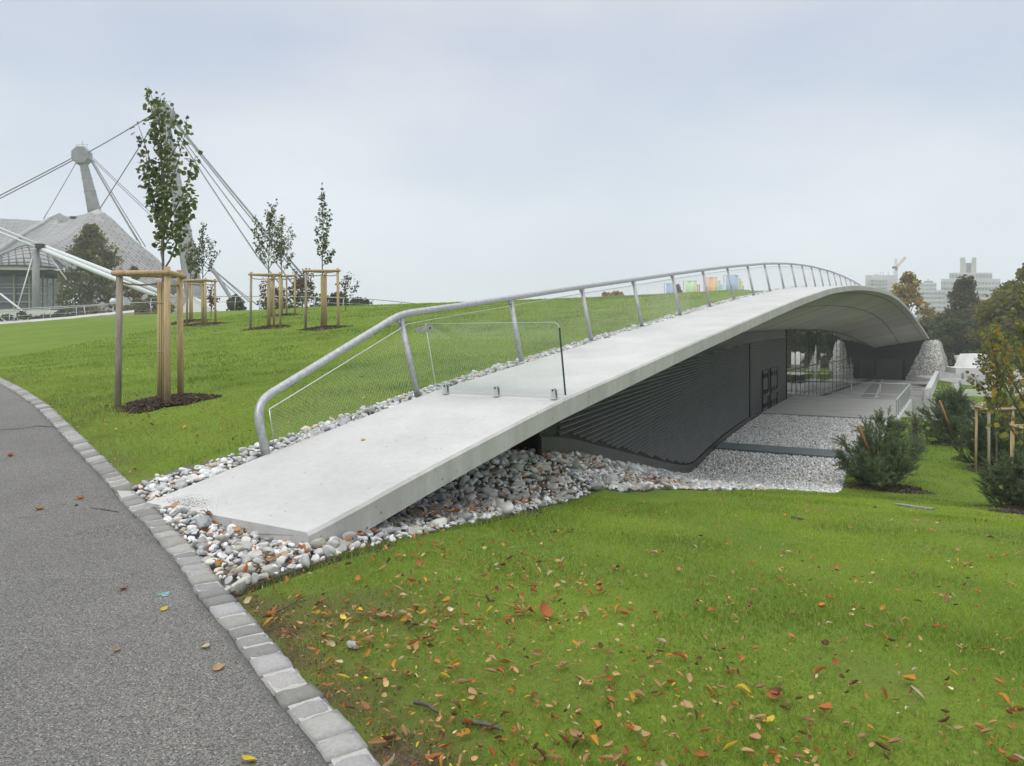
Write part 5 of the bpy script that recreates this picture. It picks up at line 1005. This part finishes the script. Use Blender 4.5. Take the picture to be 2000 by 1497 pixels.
# ---------------------------------------------------------------- fences on the hill
def fence(pts, lab, h=1.05, lean=.16, both=True):
    """pts: (px, top py, Y) along the top rail"""
    Q = [P(*p) for p in pts]; root = empty('hill_fence', tuple(Q[0]), lab, 'fence'); den = [Q[0]]; m = MB(); m.tube(Q, .045, 6); m.build('top_rail', M_galv, root, True)
    if both: m = MB(); m.tube([p - Vector((0, 0, h * .42 if both == 1 else h - .08)) for p in Q], .02, 5); m.build('lower_rail', M_galv, root, True)
    L = [0]; 
    for a, b in zip(Q[:-1], Q[1:]): L.append(L[-1] + (b - a).length)
    for d in np.arange(.4, L[-1], 2.75):
        i = np.searchsorted(L, d) - 1; p = Q[i].lerp(Q[i + 1], (d - L[i]) / (L[i + 1] - L[i])); m = MB(); m.tube([(p.x + lean, p.y, p.z - h - .3), (p.x, p.y, p.z)], .045, 6); m.build('post', M_galv, root, True)
    nm_ = MB()
    for k in range(1, 7):
        if h * k / 7 > .1 and both != 1: nm_.tube([p - Vector((0, 0, h * k / 7)) for p in Q], .006, 3)
    if nm_.V: nm_.build('wire_mesh', M_galv, root)
fence([(-60, 609, 64), (0, 606, 65.5), (110, 600, 67.5), (220, 594, 69.5), (300, 590, 71), (330, 588, 71.5)], 'left fence with leaning posts along the footpath before the tent hall', 1.1, .22, 2)
fence([(290, 583, 76), (360, 580, 74), (440, 579.5, 72), (540, 579.5, 70.5), (640, 581, 70), (715, 584, 70), (760, 588, 70.5), (800, 592, 71.5), (840, 596.5, 73)], 'thin fence along the crest of the hill behind the staked trees', 1.25, -.14, 1)
fence([(-60, 614, 69), (60, 606, 71), (130, 602, 72.5), (210, 596, 74)], 'second straight posted fence just behind the left fence', 1.15, 0, 1)
w = MB(); pts_ = [(-70, 634), (0, 630), (60, 625.5), (130, 620), (200, 613), (262, 607)]
for (x0, y0), (x1, y1) in zip(pts_[:-1], pts_[1:]):
    A, B, C_, D = P(x0, y0 + 3.5, 63), P(x1, y1 + 3.0, 66), P(x1, y1 - 1, 69), P(x0, y0 - 1, 66); w.prism([A, B, C_, D], (0, 0, -.5))
tag(w.build('footpath', MAT('pale_gravel_path', (.46, .45, .42), .9, .1, 3)), kind='structure')
# globe lamp
gl = P(221, 593, 79); gb = ground(gl.x, gl.y); root = empty('globe_lamp', (gl.x, gl.y, gb), 'slim park lamp with a round glass globe behind the left fence', 'lamp'); m = MB(); m.tube([(gl.x, gl.y, gb - .5), (gl.x, gl.y, gl.z)], [.06, .045], 8); m.build('pole', M_galv, root, True)
V, Fc = ico(2); m = mesh('globe', V * .36 + arr([gl.x, gl.y, gl.z + .2]), Fc, MAT('frosted_glass', (.62, .64, .66), .15, .05, 3), root, True)
# ---------------------------------------------------------------- tent hall with masts and cables
T = empty('tent_hall', tuple(P(60, 615, 150)), 'large hall under a pale translucent tent roof hung from masts', 'building')
def lerp_poly(pts, n_):
    Q = [P(*p) for p in pts]; L = np.r_[0, np.cumsum([(b - a).length for a, b in zip(Q[:-1], Q[1:])])]; o = []
    for d in np.linspace(0, L[-1], n_): i = min(max(np.searchsorted(L, d) - 1, 0), len(Q) - 2); o.append(Q[i].lerp(Q[i + 1], (d - L[i]) / (L[i + 1] - L[i])))
    return o
def tent(name, up, lo, mat, nu, nv, sag, tile=3.0, bulge=0):
    A, B = lerp_poly(up, nu), lerp_poly(lo, nu); V = []; U = []
    for j in range(nv):
        v = j / (nv - 1)
        for i in range(nu): p = A[i].lerp(B[i], v); V.append((p.x, p.y + bulge * math.sin(math.pi * v), p.z - sag * math.sin(math.pi * v) * math.sin(math.pi * (i + .5) / nu))); U.append((i / (nu - 1) * 60 / tile, v * 40 / tile))
    f = [(j * nu + i, j * nu + i + 1, (j + 1) * nu + i + 1, (j + 1) * nu + i) for j in range(nv - 1) for i in range(nu - 1)]
    o = mesh(name, V, f, mat, T, True, None, U); md = o.modifiers.new('thickness', 'SOLIDIFY'); md.thickness = .12; return o, A, B
def tent_mat():
    m, n, l, b = nm('tent_panels'); t = n.new('ShaderNodeTexCoord'); br = n.new('ShaderNodeTexBrick'); l.new(t.outputs['UV'], br.inputs[0]); br.offset = .37; br.offset_frequency = 2
    br.inputs['Scale'].default_value = 1.1; br.inputs['Brick Width'].default_value = 1.3; br.inputs['Row Height'].default_value = .62; br.inputs['Mortar Size'].default_value = .085; br.inputs['Bias'].default_value = .1
    br.inputs['Color1'].default_value = (.33, .325, .325, 1); br.inputs['Color2'].default_value = (.235, .232, .232, 1); br.inputs['Mortar'].default_value = (.13, .13, .13, 1)
    x = noise_node(n, l, .06, 5); c = n.new('ShaderNodeVectorMath'); c.operation = 'SCALE'; l.new(br.outputs[0], c.inputs[0]); l.new(rmap(n, l, x.outputs[0], .3, .7, .82, 1.15), c.inputs['Scale']); l.new(c.outputs[0], b.inputs['Base Color']); b.inputs['Roughness'].default_value = .45; return m
M_tent = tent_mat()
tent('roof_skin', [(-260, 596, 142), (0, 494, 152), (60, 452, 158), (97, 430, 163), (116, 421, 164), (140, 425, 166), (165, 420, 168), (184, 411, 170), (200, 414, 169), (219, 428, 167), (260, 468, 162), (310, 508, 158), (350, 552, 152), (392, 612, 148)], [(-260, 590, 136), (0, 500, 142), (40, 482, 140), (62, 477, 139), (82, 483, 139), (104, 504, 140), (125, 522, 141), (150, 556, 142), (175, 590, 143), (200, 618, 143), (230, 632, 143), (270, 636, 143), (320, 636, 144), (392, 640, 146)], M_tent, 60, 24, 1.2, 2.2)
tent('rear_roof', [(-260, 440, 176), (0, 428, 176), (40, 430, 176), (88, 433, 174), (100, 430, 168)], [(-260, 610, 150), (0, 491, 158), (40, 464, 160), (80, 440, 162), (100, 430, 165)], M_tent, 24, 10, .6)
tent('roof_ridge_strip', [(-260, 588, 141), (0, 481, 151), (50, 448, 157), (98, 424, 162)], [(-260, 600, 140.5), (0, 494, 150.5), (50, 460, 156.5), (98, 430, 161.5)], MAT('roof_edge_sheet', (.40, .40, .40), .5, .1, .5), 16, 3, 0)
m = MB(); A = [P(96, 425, 163), P(116, 416, 163), P(140, 431, 164), P(118, 433, 161)]; m.add(A, [(0, 1, 2, 3)]); m.prism(A, (0, .3, -.2)); m.build('roof_vent', MAT('vent_sheet', (.46, .46, .46), .4, .1, 1), T)
m = MB(); A = [P(174, 415, 169), P(193, 408, 169), P(213, 427, 168), P(186, 419, 167)]; m.prism(A, (0, .3, -.2)); m.build('roof_vent', MAT('vent_sheet_grey', (.40, .40, .40), .4, .1, 1), T)
m = MB(); m.box(P(143, 425.5, 165), (1.0, 1, .5)); m.build('roof_hatch', M_dark, T)
ne, A, B = tent('net_skin', [(-40, 522, 141), (0, 501, 141), (40, 483, 139.5), (62, 478, 138.5), (82, 484, 138.5), (104, 505, 139.5), (125, 523, 140.5)], [(-40, 520, 131), (0, 519, 131), (40, 519, 131), (62, 520, 131), (82, 521, 131.5), (104, 523, 133), (124, 525, 136)], MAT('net_panel', (.27, .265, .26), .5, .1, .6), 24, 10, -.5)
m = MB()
for j in range(0, 24, 2): m.tube([A[j].lerp(B[j], v) + Vector((0, -.25, .35 * math.sin(3.14 * v))) for v in (0, .2, .4, .6, .8, 1)], .17, 4)
for v in (0, .18, .36, .54, .72, .88, 1): m.tube([A[j].lerp(B[j], v) + Vector((0, -.25, .35 * math.sin(3.14 * v))) for j in range(24)], .16, 4)
m.build('edge_net', M_dark, T)
m = MB(); A = lerp_poly([(-240, 519.5, 131), (0, 519, 131), (62, 520, 131), (100, 524, 132), (124, 526, 136)], 14); B = lerp_poly([(-240, 527, 131), (0, 527, 131), (62, 528, 131), (100, 527, 132), (124, 526.8, 136)], 14)
for i in range(13): m.add([A[i], A[i + 1], B[i + 1], B[i], A[i] + Vector((0, .4, 0)), A[i + 1] + Vector((0, .4, 0)), B[i + 1] + Vector((0, .4, 0)), B[i] + Vector((0, .4, 0))], [(0, 1, 2, 3), (7, 6, 5, 4), (0, 4, 5, 1), (3, 2, 6, 7)])
m.build('fascia', MAT('cream_fascia', (.52, .50, .46), .6, .08, 1), T)
m = MB(); m.prism([P(-240, 527, 131.3), P(100, 527, 132.3), P(100, 536, 132.3), P(-240, 537, 131.3)], (0, 10, 0)); m.build('eaves', M_black, T)
m = MB(); m.prism([P(-240, 536, 134), P(74, 536, 134), P(74, 650, 134), P(-240, 650, 134)], (0, .3, 0)); gl_ = m.build('glass_wall', M_fard, T); gl_.data.materials[0] = MAT('hall_glass', (.075, .085, .10), .12, .3, .25)
m = MB(); m.prism([P(74, 536, 134), P(124, 527, 146), P(124, 640, 146), P(74, 650, 134)], (-.3, .3, 0)); m.build('glass_wall', gl_.data.materials[0], T)
M_green = MAT('pale_green_mullion', (.30, .33, .25), .5, .1, 1)
for px, Y in ((-210, 133.7), (-150, 133.7), (-85, 133.7), (-20, 133.7), (28, 133.7), (58, 133.7), (84, 136.2), (92, 138.2), (104, 141)):
    m = MB(); m.bar(P(px, 536, Y), P(px, 645, Y), .24, .3); m.build('window_post', M_green, T)
for py in (556, 562, 574, 590):
    m = MB(); m.bar(P(-240, py, 133.8), P(74, py, 133.8), .25, .22); m.bar(P(74, py, 133.8), P(122, py - (py - 560) * .05, 145), .2, .2); m.build('window_rail', M_mast, T)
# masts
def mast(head, foot, Yh, Yf, r, hr, lab, plat):
    a, b = P(*foot, Yf), P(*head, Yh); root = empty('tent_mast', tuple(a), lab, 'mast'); d = (b - a); m = MB(); n_ = 10; m.tube([a + d * k / n_ for k in range(n_ + 1)], [r * (1.12 - .55 * k / n_) for k in range(n_ + 1)], 16); sh = m.build('shaft', M_mast, root, True)
    for f in (.40, .62, .76): m = MB(); c = a + d * f; rr = r * (1.12 - .55 * f); m.tube([c - d * .003, c + d * .003], rr * 1.12, 12); m.build('flange', M_galv, sh, True)
    m = MB(); c = b; V = []; k = 8
    for o, q in ((-.5, .86), (-.36, 1), (.36, 1), (.5, .86)):
        for i in range(k): an = i * 6.283 / k + .39; V.append(c + Vector((math.cos(an) * hr * q, o * hr * 1.3, math.sin(an) * hr * q * 1.08)))
    Fs = [tuple(range(k)), tuple(range(4 * k - 1, 3 * k - 1, -1))] + [(j * k + i, (j + 1) * k + i, (j + 1) * k + (i + 1) % k, j * k + (i + 1) % k) for j in range(3) for i in range(k)]
    ang = 0.22; m.add([c + Matrix.Rotation(ang, 3, 'Z') @ (v - c) for v in V], Fs); hd = m.build('mast_head', M_mast, root)
    m = MB(); t_ = c + Vector((0, 0, hr * 1.05))
    for sx in (-.6, .6): m.tube([t_ + Vector((sx * hr, 0, -.1)), t_ + Vector((sx * hr, 0, .5))], .05, 5)
    m.tube([t_ + Vector((-.6 * hr, 0, .5)), t_ + Vector((.6 * hr, 0, .5))], .05, 5); m.tube([t_ + Vector((.2, 0, 0)), t_ + Vector((.2, 0, 1.4))], .06, 5); m.build('antenna', M_galv, hd)
mast((160, 305), (186, 420), 176, 176, 1.35, 2.15, 'smaller left mast with polygonal head above the tent roof', 1)
mast((320, 226), (386, 612), 150, 142, 1.55, 2.25, 'tall right mast rising behind the tallest young tree', 1)
cab = [((-120, 442), (147, 306), 165, 176, .10, 'upper cable running left from the head of the smaller mast'), ((-120, 449), (147, 311), 164, 175, .10, 'lower cable running left from the head of the smaller mast'),
 ((172, 298), (301, 222), 176, 150, .09, 'single cable strung between the heads of the two masts'), ((150, 316), (85, 428), 176, 164, .07, 'thin cable from the smaller mast down to the roof vent'),
 ((178, 316), (268, 470), 176, 163, .08, 'inner cable of the bundle from the smaller mast to the roof edge'), ((179, 315), (275, 478), 176, 163, .08, 'middle cable of the bundle from the smaller mast to the roof edge'), ((181, 314), (284, 482), 176, 163, .08, 'outer cable of the bundle from the smaller mast to the roof edge'),
 ((182, 309), (490, 592), 176, 120, .07, 'upper long cable from the smaller mast passing behind the tall mast'), ((182, 313), (478, 590), 176, 120, .07, 'lower long cable from the smaller mast passing behind the tall mast'), ((400, 512), (502, 596), 130, 118, .07, 'thin cable coming out beside the yellowish young tree'),
 ((303, 238), (195, 408), 150, 169, .08, 'cable from the tall mast down left to the roof peak'),
 ((341, 236), (600, 548), 150, 118, .13, 'thick upper cable falling right from the tall mast'), ((341, 240), (588, 545), 150, 118, .09, 'second cable falling right from the tall mast'), ((339, 246), (575, 560), 150, 119, .08, 'third cable falling right from the tall mast'), ((338, 250), (502, 500), 150, 128, .09, 'lowest cable falling right from the tall mast'), ((502, 500), (600, 618), 128, 116, .09, 'continuation of the lowest cable down to the crest'),
 ((415, 525), (470, 612), 126, 120, .30, 'thick grey strut standing beside the yellowish young tree')]
M_cable = MAT('grey_cable', (.20, .205, .215), .6, .1, 1)
for a, b, Ya, Yb, r, lab in cab:
    r = r * 1.35 if r < .2 else r
    A, B = P(*a, Ya), P(*b, Yb); m = MB(); L = (B - A).length; m.tube([A.lerp(B, t) - Vector((0, 0, .004 * L * math.sin(math.pi * t))) for t in np.linspace(0, 1, 9)], r, 6); tag(m.build('stay_cable' if r < .2 else 'strut', M_cable, None, True), lab, 'cable' if r < .2 else 'strut')
m = MB(); A = [P(332, 640, 138), P(372, 577, 140), P(415, 605, 138), P(425, 640, 137)]; m.prism(A, (0, 3, 0)); tag(m.build('mast_foundation', M_wconc), 'pale concrete foundation block at the foot of the tall mast', 'foundation')
V, Fc = ico(2); m = mesh('cable_saddle', V * arr([2.6, 1.5, 2.1]) + arr(P(322, 560, 143)), Fc, M_mast, None, True); tag(m, 'rounded steel saddle beside the foot of the tall mast', 'saddle')
# guy tubes running down before the hall
G = empty('guy_tubes', tuple(P(310, 590, 96)), 'pair of thick white guy tubes sloping down in front of the large tree', 'guy')
for (a, b, r, nme) in (((78, 486, 110), (330, 588, 96), .34, 'tube'), ((82, 480, 110.6), (334, 579, 96.5), .30, 'tube'), ((-60, 430, 118), (78, 486, 110), .15, 'cable'), ((-60, 420, 118.5), (82, 480, 110.6), .13, 'cable')):
    A, B = P(*a), P(*b); m = MB(); m.tube([A, A.lerp(B, .04), A.lerp(B, .5), B], [r * .7, r, r, r * .95] if nme == 'tube' else r, 12); m.build(nme, M_white, G, True)
m = MB(); m.box(P(80, 482, 110), (1.2, 1.6, .8), .3, None, .1); m.build('saddle', M_dark, G)
a = P(70, 488, 110); m = MB(); m.tube([(a.x, a.y, 1.0), a], [.55, .47], 14); tag(m.build('support_column', M_mast, None, True), 'round grey column carrying the guy tubes before the hall', 'column')
for A, B, r, lab in (((66, 494, 110), (33, 606, 106), .09, 'thin white rod sloping down left of the round column'), ((90, 492, 110), (130, 546, 107), .08, 'thin white rod from the column top towards the large tree'), ((0, 574, 102), (60, 620, 100), .13, 'white rod at the left picture edge reaching the fence')):
    m = MB(); m.tube([P(*A), P(*B)], r, 6); tag(m.build('guy_rod', M_white, None, True), lab, 'rod')
m = MB(); m.prism([P(-200, 606, 104), P(120, 606, 104), P(120, 640, 104), P(-200, 640, 104)], (0, .4, 0)); tag(m.build('low_wall', M_wconc), 'low white wall behind the row of clipped shrubs', 'wall')
m = MB(); m.prism([P(612, 592, 128), P(690, 590, 124), P(735, 602, 120), P(735, 640, 120), P(612, 640, 128)], (0, 6, 0)); tag(m.build('blue_shed', MAT('blue_grey_sheet', (.25, .32, .44), .5, .08, 1)), 'long low blue grey roof behind the crest right of the middle pair', 'building')
# ---------------------------------------------------------------- banners on the crest
BX = [('blue', (.42, .52, .72), 608, 662, 195, 268, 600, 86), ('pale green', (.56, .76, .48), 720, 790, 180, 266, 712, 86), ('small orange', (.84, .52, .30), 790, 808, 202, 264, 809, 92), ('large orange', (.86, .54, .32), 838, 912, 160, 262, 830, 84), ('teal', (.44, .70, .69), 912, 928, 180, 262, 929, 91), ('small turquoise', (.46, .72, .72), 928, 940, 203, 260, 941, 97), ('tall blue', (.42, .54, .74), 960, 1035, 147, 258, 950, 82), ('narrow green', (.58, .78, .48), 1035, 1046, 167, 256, 1047, 90), ('yellow', (.86, .74, .26), 1046, 1058, 183, 254, 1059, 95), ('faint grey', (.45, .56, .56), 1059, 1066, 210, 252, 1067, 100)]
for nme, c, x0, x1, y0, y1, xp, Y in BX:
    f = lambda x, y: P(1100 + x / 3.03, 490 + y / 3.03, Y); a = f(xp, y0 - 3); root = empty('banner', (a.x, a.y, 3.0), nme + ' banner cloth on a pole behind the grassy crest', 'banner', 'row of coloured banners on the crest'); m = MB(); m.tube([(a.x, a.y, 2.0), a], .06, 6); m.build('pole', M_galv, root, True)
    mm = 'banner_' + nme.replace(' ', '_'); m = MB(); nx = 7; V = []
    for j in range(2):
        for i in range(nx + 1): p = f(x0 + (x1 - x0) * i / nx, (y0, y1 + 30)[j]); V.append((p.x, p.y + .12 * math.sin(i * 1.5 + x0), p.z))
    m.add(V, [(i, i + 1, nx + 2 + i, nx + 1 + i) for i in range(nx)]); o = m.build('cloth', MAT(mm, c, .8, .06, 1), root, True); md = o.modifiers.new('cloth_thickness', 'SOLIDIFY'); md.thickness = .02
    m = MB(); m.tube([f(min(x0, xp), y0 - 1), f(max(x1, xp), y0 - 1)], .03, 5); m.build('arm', M_galv, root, True)
# ---------------------------------------------------------------- city buildings far to the right
def block(root, px0, px1, py0, py1, Y, d, mat, name, bands=(), glassrows=()):
    a, b = P(px0, py0, Y), P(px1, py1, Y); m = MB(); m.prism([(a.x, Y, b.z), (b.x, Y, b.z), (b.x, Y, a.z), (a.x, Y, a.z)], (((px0 + px1) / 2 - 1000) / F * d, d, 0)); o = m.build(name, mat, root)
    for y0, y1 in bands: p, q_ = P(px0 + .6, y0, Y), P(px1 - .6, y1, Y); m = MB(); m.box(((p.x + q_.x) / 2, Y - .15, (p.z + q_.z) / 2), (q_.x - p.x, .5, p.z - q_.z)); wn = m.build('window_band', M_winrow, o)
    return o
YB = 520
bA = empty('office_block', tuple(P(1725, 640, YB)), 'pale flat roofed office block behind the crane at the roof crest', 'building')
block(bA, 1690, 1752, 538, 640, YB, 40, M_far, 'wall'); block(bA, 1700, 1733, 545, 562, YB - 3, 3, M_far, 'wall_bay', ((547.5, 551), (553.5, 557.5))); block(bA, 1707, 1716, 536, 545, YB + 5, 12, M_far, 'roof_house')
block(bA, 1694, 1751, 566, 600, YB - 1, 1.2, M_far, 'wall_front', ((567, 570), (574, 577)))
for px in (1719, 1725, 1735): m = MB(); m.tube([P(px, 540, YB + 8), P(px, 531, YB + 8)], .22, 4); m.build('aerial', M_galv, bA)
bB = empty('terraced_block', tuple(P(1815, 650, 500)), 'stepped pale apartment block between the yellow and the dark tree', 'building')
block(bB, 1790, 1829, 552, 660, 505, 30, M_far, 'wall', ((556, 559), (564, 567))); block(bB, 1797, 1846, 567, 700, 495, 12, M_far, 'terrace', ((571, 574), (580, 583), (589, 592), (598, 601), (607, 610), (616, 619), (626, 629))); block(bB, 1805, 1822, 549, 553, 510, 10, M_fard, 'roof_house'); block(bB, 1811, 1814, 545, 550, 512, 4, M_far, 'chimney')
for i in range(9):
    for j in range(6): pass
bC = empty('tower_block', tuple(P(1895, 660, 560)), 'pale tower block with two concrete lift shafts standing on its roof', 'building')
block(bC, 1838, 1954, 545, 600, 560, 40, M_far, 'wall', ((551, 556), (563, 568), (575, 580), (587, 592))); block(bC, 1854, 1938, 533, 546, 563, 30, M_far, 'upper_floor', ((536, 543),)); block(bC, 1842, 1950, 556.5, 562, 558.5, 1.5, M_far, 'balcony'); block(bC, 1840, 1952, 568.5, 574, 558, 2, M_far, 'balcony'); block(bC, 1846, 1948, 580.5, 586, 558.5, 1.5, M_far, 'balcony'); block(bC, 1850, 1946, 600, 700, 561, 36, M_far, 'lower_floors', ((604, 609), (616, 621), (628, 633)))
M_shaft = MAT('lift_shaft_concrete', (.42, .40, .385), .85, .08, .3)
for x0, x1, cut in ((1875, 1887, 1), (1896.5, 1907, -1)):
    Y = 570; a0 = x0 + (2 if cut < 0 else 0); b0_ = x1 - (2 if cut > 0 else 0); m = MB(); m.prism([P(x0, 546, Y), P(x1, 546, Y), P(x1, 520, Y), P(b0_, 503.5, Y), P(a0, 503.5, Y), P(x0, 520, Y)], (8.6, 14, 0)); m.build('lift_shaft', M_shaft, bC)
block(bC, 1886, 1897, 514, 546, 574, 8, MAT('dark_core', (.24, .23, .23), .7, .08, .3), 'stair_core')
CR = empty('tower_crane', tuple(P(1749, 600, 470)), 'orange and white tower crane rising behind the office block', 'crane'); Y = 470
M_or = MAT('orange_steel', (.62, .28, .13), .6, .08, 1); M_pw = MAT('white_steel', (.55, .53, .52), .6, .08, 1)
def lattice(a, b, w, nm_, mat, n_):
    m = MB(); d = (b - a); t = d.normalized(); u_ = t.cross(Vector((0, 1, 0))).normalized() * w / 2; v_ = Vector((0, 1, 0)) * w / 2
    for i in (-1, 1):
        for j in (-1, 1): m.bar(a + u_ * i + v_ * j, b + u_ * i + v_ * j, w * .16)
    for k in range(n_): p0, p1 = a + d * k / n_, a + d * (k + 1) / n_; s_ = 1 if k % 2 else -1; m.bar(p0 + u_ * s_ - v_, p1 - u_ * s_ - v_, w * .1); m.bar(p0 + u_ * s_ + v_, p1 - u_ * s_ + v_, w * .1)
    m.build(nm_, mat, CR)
lattice(P(1749.5, 600, Y), P(1749.5, 528, Y), 1.6, 'tower', M_pw, 14); lattice(P(1750, 524, Y), P(1768.5, 502.5, Y), 1.1, 'jib', M_or, 10); lattice(P(1749.5, 524, Y), P(1750, 505, Y), .9, 'tower_head', M_pw, 5); m = MB(); m.box(P(1747, 523, Y), (2.2, 1.6, 1.4)); m.build('counterweight', M_dark, CR); m = MB(); m.box(P(1750.5, 526, Y), (1.4, 1.4, 1.8)); m.build('cab', M_fard, CR)
sow()
# ---------------------------------------------------------------- damp autumn air
m = MB(); m.box((0, 400, 32), (1900, 900, 80)); hz_o = m.build('haze', None); tag(hz_o, kind='stuff')
hm = bpy.data.materials.new('haze'); hm.use_nodes = True; hn = hm.node_tree.nodes; hn.clear(); ho = hn.new('ShaderNodeOutputMaterial'); pv = hn.new('ShaderNodeVolumePrincipled')
pv.inputs['Color'].default_value = (.93, .96, 1.0, 1); pv.inputs['Density'].default_value = .00075; pv.inputs['Anisotropy'].default_value = 0.0; hm.node_tree.links.new(pv.outputs[0], ho.inputs['Volume']); hz_o.data.materials.append(hm)
